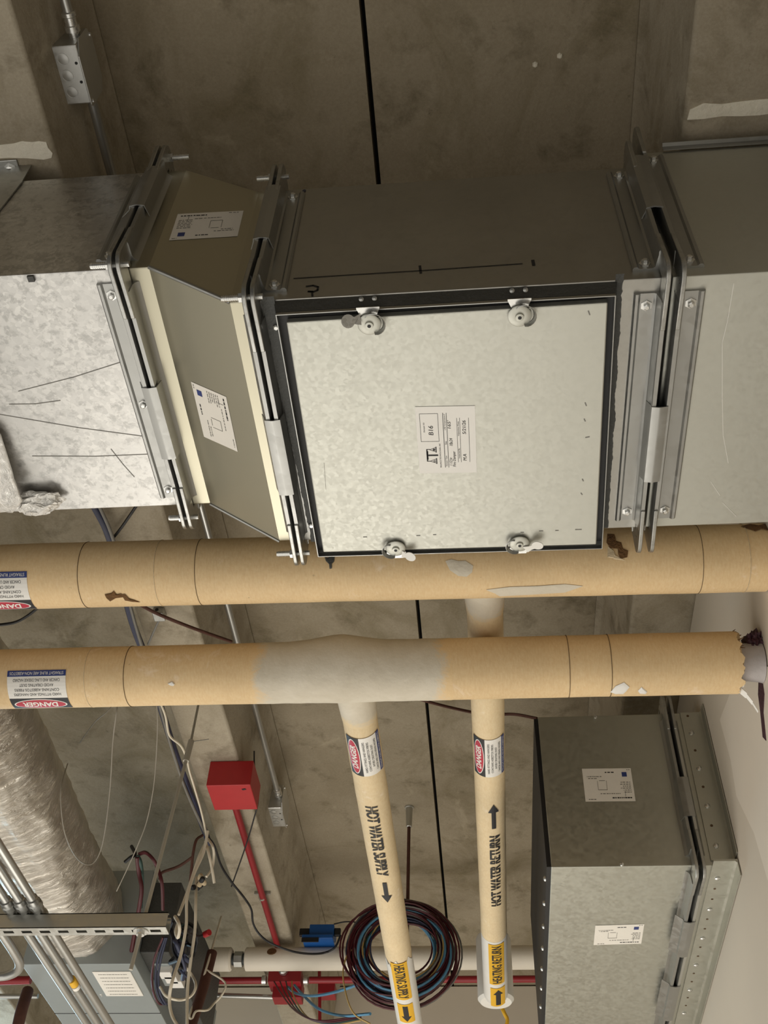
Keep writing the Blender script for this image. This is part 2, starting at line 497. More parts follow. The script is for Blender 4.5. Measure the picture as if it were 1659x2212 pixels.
# right wall: board with lighter patched areas, stops a little below the slab
struct(MB().box(XW, XW + .12, -.4, YW, -1.55, ZB - .012), 'wall_right', M['wall'])
wp = [(1600, 1440), (1556, 1555), (1579, 1640), (1592, 1720), (1630, 1800), (1659, 1900), (1720, 1900), (1720, 1440)]
mb = MB(); mb.prism([(at(u, v, x=XW).y, at(u, v, x=XW).z) for u, v in wp], (XW - .0015, 0, 0), (0, 1, 0), (0, 0, 1), (.0015, 0, 0))
struct(mb, 'wall_right_patch', M['wall2'])
struct(MB().box(-5.5, 3.2, YW, YW + .12, -1.55, ZS - .01), 'wall_back', M['wall'])

# ------------------------------------------------------------------ duct joints
FL = .036
SIDES = ('near', 'bottom', 'far', 'top')
def rail_prof(sg):
    p = [(.003, -.001), (.003, FL), (.0045, FL + .003), (.012, FL + .003), (.0135, FL), (.0135, FL - .006), (.018, .007), (.022, .004),
         (.046, .004), (.050, .0075), (.055, .0075), (.058, .004), (.058, -.001)]
    return [(x * sg, n) for x, n in p]

def half_joint(x, sg, y0, y1, z0, z1, parent, screws=('near', 'bottom'), bolts=(), mat='rail', smat='bolt', base=True):
    """one section's flange: four rails, four corner plates; sg=+1 lies on the +x side of the joint plane"""
    prof = rail_prof(sg)
    if not base: prof = [(a * sg, n) for a, n in [(.003, -.001), (.003, FL), (.0045, FL + .003), (.012, FL + .003), (.0135, FL), (.0145, .012), (.017, .006), (.022, .002), (.027, -.001)]]
    ins = .028
    for sd in SIDES:
        if sd in ('near', 'far'):
            n = V((0, -1 if sd == 'near' else 1, 0)); o = V((x, y0 if sd == 'near' else y1, z0 + ins)); t = V((0, 0, z1 - z0 - 2 * ins))
        else:
            n = V((0, 0, -1 if sd == 'bottom' else 1)); o = V((x, y0 + ins, z0 if sd == 'bottom' else z1)); t = V((0, y1 - y0 - 2 * ins, 0))
        MB().prism(prof, o, (1, 0, 0), n, t).build('flange_rail', M[mat], parent, 30)
        if sd in screws and base:
            for fr in (.045, .955):
                c = o + t * fr + V((sg * .034, 0, 0))
                MB().lathe([(.011, .004), (.011, .0055), (.0065, .006), (.0065, .012), (.004, .0135)], c, n, 6).build('screw', M[smat], parent, 30)
    for (cy, cz, a, b) in ((y0, z0, -1, -1), (y1, z0, 1, -1), (y0, z1, -1, 1), (y1, z1, 1, 1)):
        e = FL + .012; pts = [(-.085, .006), (-.085, e - .006)]
        for i in range(6):
            th = math.pi / 2 * (1 - i / 5); pts.append((e - .03 + .03 * math.cos(th), e - .03 + .03 * math.sin(th)))
        pts += [(e - .006, -.085), (.006, -.085), (.004, .004)]
        MB().prism(pts, (x + sg * .0035, cy, cz), (0, a, 0), (0, 0, b), (sg * .0085, 0, 0)).build('corner_plate', M['plate'], parent, 40, .0015)
    for (cy, cz, a, b, dr, ln) in bolts:
        c = V((x, cy + a * .020, cz + b * .020)); d = V((dr, 0, 0))
        nut = MB().lathe([(.0095, 0), (.0095, .010)], c + d * .012, d, 6)
        nut.tube([c - d * .022, c + d * (.012 + ln)], .0058, 12)
        for i in range(7): nut.lathe([(.0066, 0), (.0066, .0015)], c + d * (.024 + i * (ln - .014) / 7), d, 12)
        nut.build('bolt', M['bolt'], parent, 30)

def cleat(x, side, y0, y1, z0, z1, f0, f1, parent, flare=.0):
    """folded clip gripping both standing legs between fractions f0..f1 of a side"""
    w = .0175; top = FL + .0055
    prof = [(-w - .006 - flare, FL - .018), (-w, FL - .004), (-w + .002, top - .001), (-.002, top + .0015), (.002, top + .0015), (w - .002, top - .001), (w, FL - .004), (w + .004, FL - .020),
            (w + .0025, FL - .020), (w - .002, FL - .004), (w - .004, top - .003), (0, top - .001), (-w + .004, top - .003), (-w + .002, FL - .004), (-w - .0045 - flare, FL - .0185)]
    if side in ('near', 'far'):
        n = V((0, -1 if side == 'near' else 1, 0)); o = V((x, y0 if side == 'near' else y1, z0 + (z1 - z0) * f0)); t = V((0, 0, (z1 - z0) * (f1 - f0)))
    else:
        n = V((0, 0, -1 if side == 'bottom' else 1)); o = V((x, y0 + (y1 - y0) * f0, z0 if side == 'bottom' else z1)); t = V((0, (y1 - y0) * (f1 - f0), 0))
    return MB().prism(prof, o, (1, 0, 0), n, t).build('cleat', M['rail'], parent, 30)

# main duct geometry
ZM0 = 1.70; YM0, YM1 = 1.008, 1.620; ZM1 = 2.150
X2 = at(553, 648, z=ZM0).x - .004; X3 = at(1446, 600, z=ZM0).x
ZL0 = 1.7765; YL0, YL1, ZL1 = .968, 1.568, 2.195
X1 = at(268, 590, z=ZL0).x
ZR1 = 2.215

# ------------------------------------------------------------------ left duct
left = thing('metal_duct', 'spangled galvanised duct running in from the left edge, foil wrap on its underside', 'duct', (-1.0, 1.27, ZL0))
MB().loft([(-1.75, YL0, YL1, ZL0, ZL1), (X1 - .003, YL0, YL1, ZL0, ZL1)]).build('duct_body', M['ductsp'], left, 0, .002)
half_joint(X1, -1, YL0, YL1, ZL0, ZL1, left, ('near', 'bottom'), [(YL0, ZL0, -1, -1, -1, .040), (YL1, ZL0, 1, -1, -1, .034)])
cleat(X1, 'near', YL0, YL1, ZL0, ZL1, .42, .84, left, .012)
cleat(X1, 'bottom', YL0, YL1, ZL0, ZL1, .41, .72, left)
MB().lathe([(.010, .004), (.010, .0055), (.0065, .006), (.0065, .012), (.004, .0135)], V((X1 - .034, YL0 + .52 * (YL1 - YL0), ZL0)), (0, 0, -1), 6).build('screw', M['bolt'], left, 30)
# sealed cross-break creases on the underside
lb = Label()
for a, b in (((40, 845), (280, 776)), ((0, 895), (330, 945)), ((20, 873), (130, 865)), ((240, 970), (290, 1030)), ((70, 985), (345, 980))):
    p, q = at(*a, z=ZL0), at(*b, z=ZL0); lb.stroke([(p.x, p.y), ((p.x + q.x) / 2, (p.y + q.y) / 2 + .004), (q.x, q.y)], .0018, M['wireG'], 0)
lb.build('crease_line', lambda x, y, l: V((x, y, ZL0 - .0006)), left)
MB().obox(at(68, 600, z=ZL0) + V((0, 0, -.003)), (.006, 0, 0), (0, .006, 0), (0, 0, .003)).build('sealant_blob', M['mastic'], left)

# ------------------------------------------------------------------ transition piece
trans = thing('duct_transition', 'tapered duct section bolted between the spangled duct and the duct with access door', 'duct', ((X1 + X2) / 2, 1.3, ZM0))
sect = [(X1 + .003, YL0, YL1, ZL0, ZL1), (X1 + .05, YL0, YL1, ZL0, ZL1), (X2 - .045, YM0, YM1, ZM0, ZM1), (X2 - .003, YM0, YM1, ZM0, ZM1)]
MB().loft(sect).build('duct_body', M['trans'], trans, 0, .003)
half_joint(X1, 1, YL0, YL1, ZL0, ZL1, trans, (), [(YL0, ZL1, -1, 1, 1, .045)], base=False)
half_joint(X2, -1, YM0, YM1, ZM0, ZM1, trans, (), [(YM0, ZM0, -1, -1, -1, .042), (YM1, ZM0, 1, -1, -1, .040), (YM0, ZM1, -1, 1, -1, .036)], base=False)
# its folded side seams
for (za, zb, ya, yb) in ((ZL0, ZM0, YL0, YM0), (ZL0, ZM0, YL1, YM1)):
    MB().tube([V((X1 + .05, ya, za)), V((X2 - .045, yb, zb))], .004, 8).build('side_seam', M['rail'], trans)

def tilted(i, p, q, r):
    n = (V(q) - V(p)).cross(V(r) - V(p)).normalized(); return V(p), n
TN = tilted(0, (X1 + .05, YL0, ZL0), (X2 - .045, YM0, ZM0), (X1 + .05, YL0, ZL1))
TB = tilted(0, (X1 + .05, YL0, ZL0), (X2 - .045, YM0, ZM0), (X1 + .05, YL1, ZL0))

def spec_sticker(ll, lr, ul, pl, parent, seed, flip=False, **tags):
    """factory sticker: unreadable small print as broken rules, a tiny diagram, a blue mark"""
    rnd = random.Random(seed)
    f, w, h = face_map(on_plane(*ll, *pl), on_plane(*lr, *pl), on_plane(*ul, *pl))
    b = Label(); b.rect(0, 0, w, h, M['paper'], .0008); st = b.build('sticker', f, parent, **tags)
    t = Label(); g = M['wireG']
    def sx(x): return (1 - x) * w if flip else x * w
    def R(x0, y0, x1, y1, mat=g):
        a, c = sorted((sx(x0), sx(x1))); b0, b1 = ((1 - y1) * h, (1 - y0) * h) if flip else (y0 * h, y1 * h)
        t.rect(a, b0, c, b1, mat, .0013)
    def row(x0, x1, y, th=.022, mat=g):
        x = x0
        while x < x1:
            l = min(x1 - x, rnd.uniform(.02, .06)); R(x, y, x + l, y + th, mat); x += l + rnd.uniform(.008, .02)
    row(.06, .45, .88, .035, M['ink']); row(.78, .93, .93)
    for i in range(6): row(.05, rnd.uniform(.2, .27), .72 - i * .06)
    row(.28, .68, .76); row(.62, .92, .24); row(.72, .9, .30); row(.36, .55, .11, .03, M['ink']); row(.03, .1, .04)
    c, s = .62, .52
    R(c - .09, s - .14, c - .083, s + .14); R(c + .09, s - .14, c + .097, s + .14); R(c - .09, s + .13, c + .09, s + .145); R(c - .06, s - .15, c + .06, s - .135)
    R(.18, .86, .186, .70, M['ink'])
    t.build('printing', f, st); t = Label()
    R(.10, .12, .20, .26, M['lblue']); t.build('logo_mark', f, st)
spec_sticker((365, 520), (513, 511), (384, 463), TN, trans, 3, label='white factory sticker on the near face')
spec_sticker((413, 824), (441, 943), (489, 857), TB, trans, 5, label='white factory sticker on the underside')

# ------------------------------------------------------------------ main duct with access door
main = thing('access_duct', 'galvanised duct section with a bright square access door on its underside', 'duct', (0, 1.31, ZM0))
MB().loft([(X2 + .003, YM0, YM1, ZM0, ZM1), (X3 - .003, YM0, YM1, ZM0, ZM1)]).build('duct_body', M['duct'], main, 0, .002)
half_joint(X2, 1, YM0, YM1, ZM0, ZM1, main, ('near', 'bottom'))
half_joint(X3 - .003, -1, YM0, YM1, ZM0, ZM1, main, ('near', 'bottom'))
cleat(X2, 'near', YM0, YM1, ZM0, ZM1, .36, .86, main)
cleat(X2, 'bottom', YM0, YM1, ZM0, ZM1, .40, .72, main)
cleat(X3, 'near', YM0, YM1, ZM0, ZM1, .42, .92, main)
cleat(X3, 'bottom', YM0, YM1, ZM0, ZM1, .42, .73, main)

ZD = ZM0 - .034
d0 = at(608, 688, z=ZD); d1 = at(1318, 648, z=ZD); d2 = at(1292, 1178, z=ZD); d3 = at(695, 1195, z=ZD)
def lerp2(a, b, t): return a + (b - a) * t
def inset(pts, k):
    c = sum(pts, V((0, 0, 0))) / 4; out = []
    for p in pts: d = p - c; out.append(c + V((d.x * (1 - k / abs(d.x)), d.y * (1 - k / abs(d.y)), 0)))
    return out
DQ = [d0, d1, d2, d3]
def ring(mb, outer, inner, z0, z1, mi=0):
    vs = [V((p.x, p.y, z)) for z in (z0, z1) for p in outer] + [V((p.x, p.y, z)) for z in (z0, z1) for p in inner]
    fs = []
    for i in range(4):
        j = (i + 1) % 4
        fs += [(i, j, 4 + j, 4 + i), (8 + i, 12 + i, 12 + j, 8 + j), (i, 8 + i, 8 + j, j), (4 + i, 4 + j, 12 + j, 12 + i)]
    return mb.add(vs, fs, mi)
mb = MB(); ring(mb, inset(DQ, -.0095), inset(DQ, -.0078), ZD - .002, ZM0)
mb.build('door_frame', M['rail'], main, 0)
mb = MB(); o2 = inset(DQ, -.030); o2x = inset(DQ, -.015); o2 = [V((a.x, min(max(p.y, YM0 + .003), YM1 - .002), p.z)) for p, a in zip(o2, o2x)]

# sloped sealed collar from duct skin down to the frame lip
ou = [V((p.x, p.y, ZM0 - .0035)) for p in o2]; i2 = [V((p.x, p.y, ZD + .006)) for p in inset(DQ, -.010)]
up = [V((p.x, p.y, ZM0)) for p in o2]
fs = []
for i in range(4):
    j = (i + 1) % 4; fs += [(i, j, 4 + j, 4 + i), (8 + i, 8 + j, j, i)]
mb = MB().add(ou + i2 + up, fs); mb.build('sealed_collar', M['mastic'], main, 0)
# ragged sealant skirt brushed onto the duct skin
mb = MB()
def ragged(pa, pb, w0, w1, sdir, lf=.0012, n=140):
    vs = []; fs = []
    for i in range(n + 1):
        p = pa + (pb - pa) * (i / n); w = w0 + (w1 - w0) * (i / n)
        q = p + sdir * (w * (1 + .22 * noise.noise(V((i * .09, w0 * 90, 2.)))) + .0022 * noise.noise(V((i * .55, 5, w1 * 70))))
        vs += [V((p.x, p.y, ZM0 - lf)), V((q.x, q.y, ZM0 - lf)), V((p.x, p.y, ZM0)), V((q.x, q.y, ZM0))]
    for i in range(n):
        k = i * 4; fs += [(k, k + 4, k + 5, k + 1), (k + 1, k + 5, k + 7, k + 3)]
    mb.add(vs, fs)
oo = inset(DQ, -.012)
ragged(oo[0] + V((0, -.02, 0)), V((oo[3].x, YM1 - .003, 0)), .025, .011, V((-1, 0, 0)), .0088)
mb.build('sealant_skirt', M['mastic'], main, 0); mb = MB()
ragged(oo[1] + V((0, -.02, 0)), V((oo[2].x, YM1 - .003, 0)), .014, .011, V((1, 0, 0)))
mb.build('sealant_skirt', M['mastic'], main, 0)
# soft dark gasket seen in the gap, then the door pan
mb = MB(); ring(mb, inset(DQ, -.0076), inset(DQ, .012), ZD + .014, ZD + .022); mb.build('gasket', M['black'], main, 0)
dp = inset(DQ, .004); dp[0] = dp[0] + V((.004, .004, 0))
vs = [V((p.x, p.y, z)) for z in (ZD - .002, ZD + .0135) for p in dp]
door = MB().add(vs, [(0, 1, 2, 3), (4, 7, 6, 5)] + [(i, (i + 1) % 4, 4 + (i + 1) % 4, 4 + i) for i in range(4)]).build('access_door', M['door'], main, 0, .0025)
ZF = ZD - .002
# scuffs and dents on the door
lb = Label(); rnd = random.Random(8)
for (u, v, l, g) in [(1271, 672, 10, .8), (1264, 870, 8, .8), (1262, 905, 6, .8), (1265, 945, 14, .5), (1258, 1035, 5, .8), (1255, 1065, 5, .7), (1243, 1144, 14, .15), (1125, 1150, 6, .15), (1165, 1147, 8, .15), (1200, 1146, 6, .15), (785, 1160, 8, .2), (900, 1157, 8, .2), (936, 1155, 6, .2), (700, 1000, 60, .95)]:
    p = at(u, v, z=ZF); q = at(u + l * (1 - g) + 1, v + l * g * (1 if g > .5 else -.2), z=ZF); lb.stroke([(p.x, p.y), (q.x, q.y)], .0022 if l < 30 else .0006, M['wireG'], 0)
lb.build('scuff_mark', lambda x, y, l: V((x, y, ZF - .0005)), main)

def latch(u, v, side, paddle):
    c = at(u, v, z=ZF); zb = c.z; s = -1 if side == 'near' else 1
    # mounting tab fixed to the frame
    ye = (d0.y if side == 'near' else d3.y) + s * .010
    lt = MB().prism([(-.021, 0), (-.0145, .015), (.0145, .015), (.021, 0), (.021, -.003), (-.021, -.003)], (c.x, ye + (-.003 if side == 'near' else -.006), zb - .001), (1, 0, 0), (0, 1, 0), (0, 0, -.0015)) .build('latch', M['bolt'], main, 30, label='zinc cam latch')
    MB().lathe([(.0215, 0), (.0215, .0025), (.019, .0042), (.008, .0036), (.0075, .007), (.0045, .0075)], (c.x, c.y, zb - .0045), (0, 0, -1), 28).build('latch_disc', M['door'], lt, 40)
    MB().cyl((c.x, c.y, zb - .010), (c.x, c.y, zb - .0126), .0034, 14).build('rivet_hole', M['black'], lt)
    # curved cam flange standing proud round part of the disc
    a0, a1 = ((-1.9, 1.1) if side == 'near' else (1.7, 4.1)); mb = MB(); n = 14; vs = []; fs = []
    for i in range(n + 1):
        a = a0 + (a1 - a0) * i / n; rr = .0195 + .010 * math.sin(math.pi * i / n) ** .7
        for r_, z_ in ((rr - .004, -.006), (rr, -.014), (rr + .0012, -.0135), (rr - .0028, -.0055)):
            vs.append(V((c.x + math.cos(a) * r_, c.y + math.sin(a) * r_, zb + z_)))
    for i in range(n):
        for j in range(4): fs.append((i * 4 + j, i * 4 + (j + 1) % 4, i * 4 + 4 + (j + 1) % 4, i * 4 + 4 + j))
    mb.add(vs, fs).build('cam_flange', M['rail'], lt)
    if paddle:
        p = at(*paddle, z=zb - .016); st = V((c.x + (.012 if p.x > c.x else -.014), c.y + s * .014, zb - .010)); ax = (p - st); l = ax.length; ax.normalize()
        sd = V((-ax.y, ax.x, 0)).normalized(); up = ax.cross(sd); mb = MB(); R_ = .0125
        if side == 'near': sd, up = (sd * .8 + up * .6).normalized(), (up * .8 - sd * .6).normalized()
        pts = [(0, .010), (.012, .006), (l - R_, .006)] + [(l + R_ * math.cos(t_), R_ * math.sin(t_)) for t_ in [2.6 - 5.2 * i / 14 for i in range(15)]] + [(l - R_, -.006), (.012, -.006), (0, -.010)]
        mb.prism(pts, st, ax, sd, up * .0016).build('latch_handle', M['pvc'] if side == 'far' else M['bolt'], lt, 30)
    for dx in (-.012, .012):
        if side == 'near':
            MB().lathe([(.0048, 0), (.0045, .002), (.002, .0032)], (c.x + dx, ye - .010, ZM0 - .016), (0, -.5, -.85), 12).build('rivet', M['rail'], lt)
latch(798, 697, 'near', (752, 694)); latch(1122, 679, 'near', None); latch(855, 1181, 'far', (886, 1203)); latch(1122, 1171, 'far', (1161, 1179))

# inspection sticker, printed sideways
f, w, h = face_map(at(907, 1022, z=ZF), at(897, 880, z=ZF), at(1030, 1020, z=ZF))
# as read: x runs up the picture, y runs to the left -> origin is the lower-left as read
f, w, h = face_map(at(1030, 1020, z=ZF), at(1026, 876, z=ZF), at(907, 1022, z=ZF))
b = Label(); b.rect(0, 0, w, h, M['lwhite'], .0008); stk = b.build('inspection_sticker', f, main, label='white inspection sticker with hand writing')
t = Label(); I = M['ink']; z = .0013
def T(s_, x0, y0, x1, y1, sh=0.): t.text(s_, x0 * w, y0 * h, x1 * w, y1 * h, I, z, sh)
def Ln(x0, y0, x1, y1, th=.006): t.stroke([(x0 * w, y0 * h), (x1 * w, y1 * h)], th * h, I, z)
# logo: serif T whose arms carry two triangular scale pans
T('T', .215, .66, .345, .855); Ln(.19, .85, .37, .85, .02); Ln(.19, .85, .19, .80, .012); Ln(.37, .85, .37, .80, .012)
for cx_, ch in ((.19, 'B'), (.365, 'I')):
    Ln(cx_, .80, cx_ - .035, .69, .008); Ln(cx_, .80, cx_ + .035, .69, .008); Ln(cx_ - .04, .69, cx_ + .04, .69, .016); T(ch, cx_ - .014, .705, cx_ + .014, .745)
T('BALANCE TECHNOLOGIES, INC', .09, .605, .46, .635)
for a, b_ in (((.49, .63), (.90, .63)), ((.90, .63), (.90, .935)), ((.90, .935), (.49, .935)), ((.49, .935), (.49, .63))): Ln(*a, *b_, .006)
T('Damper ID', .63, .855, .77, .885); T('B16', .585, .72, .72, .80, .15)
Ln(.09, .545, .905, .545, .009); Ln(.09, .485, .905, .485, .008)
T('Damper Type', .11, .50, .27, .53); T('Size', .44, .50, .49, .53); T('LFB Temperature F', .66, .50, .89, .53)
T('1 1/2 hr', .12, .42, .24, .468, .2); T('Fire Damper', .095, .345, .33, .41, .25); T('18x24', .42, .40, .53, .455, .2); T("165'", .68, .42, .79, .475, .2)
Ln(.17, .315, .83, .315); Ln(.17, .265, .83, .265); Ln(.17, .115, .83, .115)
T('Inspected By', .23, .275, .38, .305); T('Inspection Date', .57, .275, .78, .305)
T('M.A', .19, .17, .29, .23, .2); T('5/21/26', .59, .165, .79, .225, .2)
t.build('printing', f, stk)

# felt-pen marks on the near face
lb = Label()
def xz(u, v): p = at(u, v, y=YM0); return (p.x, p.z)
lb.stroke([xz(635, 602), xz(760, 594), xz(910, 585), xz(1128, 570)], .0026, M['ink'], 0)
lb.stroke([xz(907, 575), xz(909, 590)], .005, M['ink'], 0); lb.stroke([xz(1151, 563), xz(1153, 573)], .006, M['ink'], 0)
lb.stroke([xz(662, 619), xz(676, 617), xz(687, 620), xz(686, 627), xz(676, 631), xz(666, 630), xz(674, 630), xz(675, 640)], .0040, M['ink'], 0)
lb.build('pen_mark', lambda x, y, l: V((x, YM0 - .0008, y)), main)
lb = Label(); lb.oval(*xz(657, 413), .004, .007, M['wireN'], 0, 14); lb.build('ink_spot', lambda x, y, l: V((x, YM0 - .0008, y)), main)

# ------------------------------------------------------------------ right duct
right = thing('wall_duct', 'plain grey galvanised duct between the access door section and the right wall', 'duct', (.53, 1.31, ZM0))
MB().loft([(X3 + .006, YM0, YM1, ZM0, ZR1), (XW - .003, YM0, YM1, ZM0, ZR1)]).build('duct_body', M['door'], right, 0, .002)
half_joint(X3 + .008, 1, YM0, YM1, ZM0, ZR1, right, ('near', 'bottom'))
MB().prism([(0, 0), (0, .018), (.003, .020), (.016, .020), (.016, .017), (.003, .016), (.003, 0)], (X3 + .07, YM0 - .004, ZR1 - .004), (0, -.6, 0), (0, 0, 1), (XW - X3 - .08, 0, 0)).build('standing_seam', M['rail'], right, 0)
lb = Label()
for pts in ([(1585, 612), (1572, 690), (1560, 740), (1560, 860), (1562, 940), (1573, 1000)], [(1560, 1085), (1590, 1115)], [(1535, 1040), (1555, 1070)]):
    lb.stroke([(at(*p, z=ZM0).x, at(*p, z=ZM0).y) for p in pts], .0008, M['lwhite'], 0)
lb.build('scratch_mark', lambda x, y, l: V((x, y, ZM0 - .0006)), right)

def feathered(name, axis, e0, e1, cloth, w=.03):
    n = NT(name); sp = n.t.nodes.new('ShaderNodeSeparateXYZ'); n.link(n.geo, sp.inputs[0])
    def mth(op, a, b):
        q = n.t.nodes.new('ShaderNodeMath'); q.operation = op
        for val, k in ((a, 0), (b, 1)):
            if isinstance(val, (int, float)): q.inputs[k].default_value = val
            else: n.link(val, q.inputs[k])
        return q.outputs[0]
    x = mth('ADD', sp.outputs[axis], mth('MULTIPLY', mth('SUBTRACT', n.noise(13, 7, .75, .4), .5), .16))
    fac = mth('MINIMUM', mth('DIVIDE', mth('SUBTRACT', x, e0), w), mth('DIVIDE', mth('SUBTRACT', e1, x), w))
    cl = n.t.nodes.new('ShaderNodeClamp'); n.link(fac, cl.inputs[0])
    pl = n.mix(n.ramp(n.noise(11, 6, .65, .5), .3, .7), (.60, .54, .43), (.72, .66, .55))
    n.set(n.mix(cl.outputs[0], n.mix(n.noise(6, 5), tuple(c * .9 for c in cloth), cloth), pl), .78, 0)
    n.bump(n.noise(22, 6, .65), .3, .01)
    return n.mat

# ------------------------------------------------------------------ insulated pipes
def ragtube(pts, r, jag0, jag1, n=40, seed=1, caps=True):
    """tube whose two ends are ragged; pts evenly spaced axis points"""
    mb = MB(); A, B = V(pts[0]), V(pts[-1]); a = (B - A).normalized(); p, q = perp(a); N = len(pts); vs = []; fs = []
    for i in range(N):
        rr = r[i] if isinstance(r, list) else r
        for j in range(n):
            th = 2 * math.pi * j / n; k = 0
            q3 = V((math.cos(th) * 2.0, math.sin(th) * 2.0, seed))
            if i == 0: k = -jag0 * (.6 + 1.5 * noise.fractal(q3, .75, 2.1, 6))
            if i == N - 1: k = jag1 * (.6 + 1.5 * noise.fractal(q3 + V((0, 0, 9)), .75, 2.1, 6))
            vs.append(V(pts[i]) + a * k + (p * math.cos(th) + q * math.sin(th)) * rr)
    for i in range(N - 1):
        for j in range(n): fs.append((i * n + j, i * n + (j + 1) % n, (i + 1) * n + (j + 1) % n, (i + 1) * n + j))
    if caps: fs += [list(range(n))[::-1], [(N - 1) * n + j for j in range(n)]]
    return mb.add(vs, fs)

def seam_ring(A, a, r, u, v, parent, w=.0006, mat='grit'):
    p, s, n = pipe_hit(u, v, A, a, r); c = A + a * s
    MB().lathe([(r - .003, -w), (r + .0006, -w), (r + .0006, w), (r - .003, w)], c, a, 48).build('jacket_seam', M[mat], parent)

ZU, RU = 1.785, .0795
ua, ub = at(0, 1246.5, z=ZU), at(1659, 1204, z=ZU); UA = ua; Ua = (ub - ua).normalized()
def along(A, a, x): return A + a * ((x - A.x) / a.x)
u0, u1 = along(UA, Ua, -1.7), along(UA, Ua, XW - .002)
upper = thing('insulated_pipe', 'thick tan-jacketed pipe directly behind the duct with the access door, upper of two', 'pipe', (0, UA.y, ZU - RU))
pts = [u0 + (u1 - u0) * (i / 90) for i in range(91)]
MB().tube(pts, [RU * (1 + .012 * noise.noise(V((i * .22, 0, 3)))) for i in range(91)], 48).build('jacket', M['jacket'], upper, 60)
for (u, v, mt) in ((167, 1250, 'grit'), (332, 1245, 'tear'), (420, 1240, 'grit'), (1520, 1210, 'grit'), (1622, 1205, 'tear')): seam_ring(UA, Ua, RU * 1.006, u, v, upper, .0006, mt)
danger_on(-3, 1287, UA, Ua, RU * 1.01, -1, .150, .118, upper)
pipe_patch('torn_patch', [(1312, 1153), (1327, 1154), (1330, 1168), (1342, 1172), (1346, 1186), (1357, 1190), (1355, 1204), (1340, 1207), (1335, 1196), (1338, 1186), (1318, 1184), (1310, 1172)], UA, Ua, RU * 1.012, M['torn'], upper, .002, label='brown torn hole in the jacket')
pipe_patch('peeled_flap', [(1313, 1180), (1325, 1188), (1330, 1200), (1325, 1208), (1350, 1211), (1312, 1204)], UA, Ua, RU * 1.012, M['tear'], upper, .003)
pipe_patch('torn_patch', [(226, 1284), (240, 1281), (246, 1276), (252, 1284), (262, 1282), (266, 1290), (250, 1292), (238, 1299), (230, 1292)], UA, Ua, RU * 1.012, M['torn'], upper, .002, label='small brown tear')
pipe_patch('torn_patch', [(262, 1284), (270, 1283), (276, 1292), (290, 1296), (304, 1301), (286, 1300), (270, 1297)], UA, Ua, RU * 1.012, M['torn'], upper, .002)
pipe_patch('sealant_drip', [(701, 1203), (708, 1205), (716, 1199), (723, 1203), (722, 1213), (717, 1218), (717, 1228), (712, 1229), (711, 1219), (704, 1212)], UA, Ua, RU * 1.012, M['mastic'], upper, .002, label='dark grey sealant drip')
pipe_patch('paint_smear', [(962, 1212), (975, 1208), (990, 1212), (1005, 1211), (1022, 1222), (1020, 1236), (1008, 1246), (990, 1244), (972, 1232)], UA, Ua, RU * 1.012, M['plaster'], upper, .0012, label='pale paint smear')
pipe_patch('paint_smear', [(1050, 1274), (1100, 1268), (1160, 1266), (1220, 1262), (1260, 1266), (1220, 1280), (1140, 1285), (1080, 1288)], UA, Ua, RU * 1.012, M['plaster'], upper, .0010)
pipe_patch('torn_patch', [(1600, 1137), (1620, 1132), (1640, 1135), (1659, 1131), (1659, 1146), (1645, 1143), (1632, 1148), (1615, 1142)], UA, Ua, RU * 1.012, M['torn'], upper, .002)

ZLW, RL = 1.6575, .0740
la, lb_ = at(0, 1467, z=ZLW), at(1590, 1431, z=ZLW); LA = la; La = (lb_ - la).normalized()
lower = thing('insulated_pipe', 'thick tan-jacketed pipe below and beyond the first, its torn end stops short of the wall', 'pipe', (0, LA.y, ZLW - RL))
l0, l1 = along(LA, La, -1.8), along(LA, La, at(1582, 1431, z=ZLW).x)
pts = [l0 + (l1 - l0) * (i / 90) for i in range(91)]
ragtube(pts, [RL * (1 + .012 * noise.noise(V((i * .2, 0, 7)))) for i in range(91)], 0, .010, 120, 3).build('jacket', M['jacket'], lower, 60)
bx = at(735, 1440, z=ZLW).x
e0, e1 = along(LA, La, at(535, 1440, z=ZLW).x), along(LA, La, at(985, 1440, z=ZLW).x)
n_ = 36; pts = [e0 + (e1 - e0) * (i / n_) + V((0, -.007, .003)) * math.exp(-((e0.x + (e1.x - e0.x) * i / n_ - bx) / .075) ** 2) for i in range(n_ + 1)]
rr = [RL * 1.010 - .0015 * (i in (0, n_)) + .0085 * math.exp(-((p.x - bx) / .07) ** 2) + .0012 * noise.noise(V((i * .4, 1, 1))) for i, p in enumerate(pts)]
ragtube(pts, rr, .0, .0, 64, 6).build('tee_fitting', feathered('tee_cement', 0, e0.x + .022, e1.x - .022, (.82, .60, .335)), lower, 60, label='pale cement-covered tee fitting')
for (u, v, mt) in ((181, 1462, 'tear'), (266, 1460, 'grit'), (1231, 1440, 'grit'), (1322, 1437, 'grit')): seam_ring(LA, La, RL * 1.008, u, v, lower, .0006, mt)
danger_on(81, 1498, LA, La, RL * 1.01, -1, .146, .115, lower)
pipe_patch('paint_smear', [(1318, 1495), (1330, 1482), (1348, 1474), (1360, 1484), (1352, 1494), (1346, 1499), (1330, 1499)], LA, La, RL * 1.012, M['lwhite'], lower, .002)
pipe_patch('paint_smear', [(1378, 1492), (1386, 1484), (1398, 1494), (1395, 1499), (1382, 1498)], LA, La, RL * 1.012, M['lwhite'], lower, .002)
pipe_patch('peeled_flap', [(362, 1476), (372, 1472), (378, 1478), (374, 1482), (366, 1480)], LA, La, RL * 1.014, M['lwhite'], lower, .003)
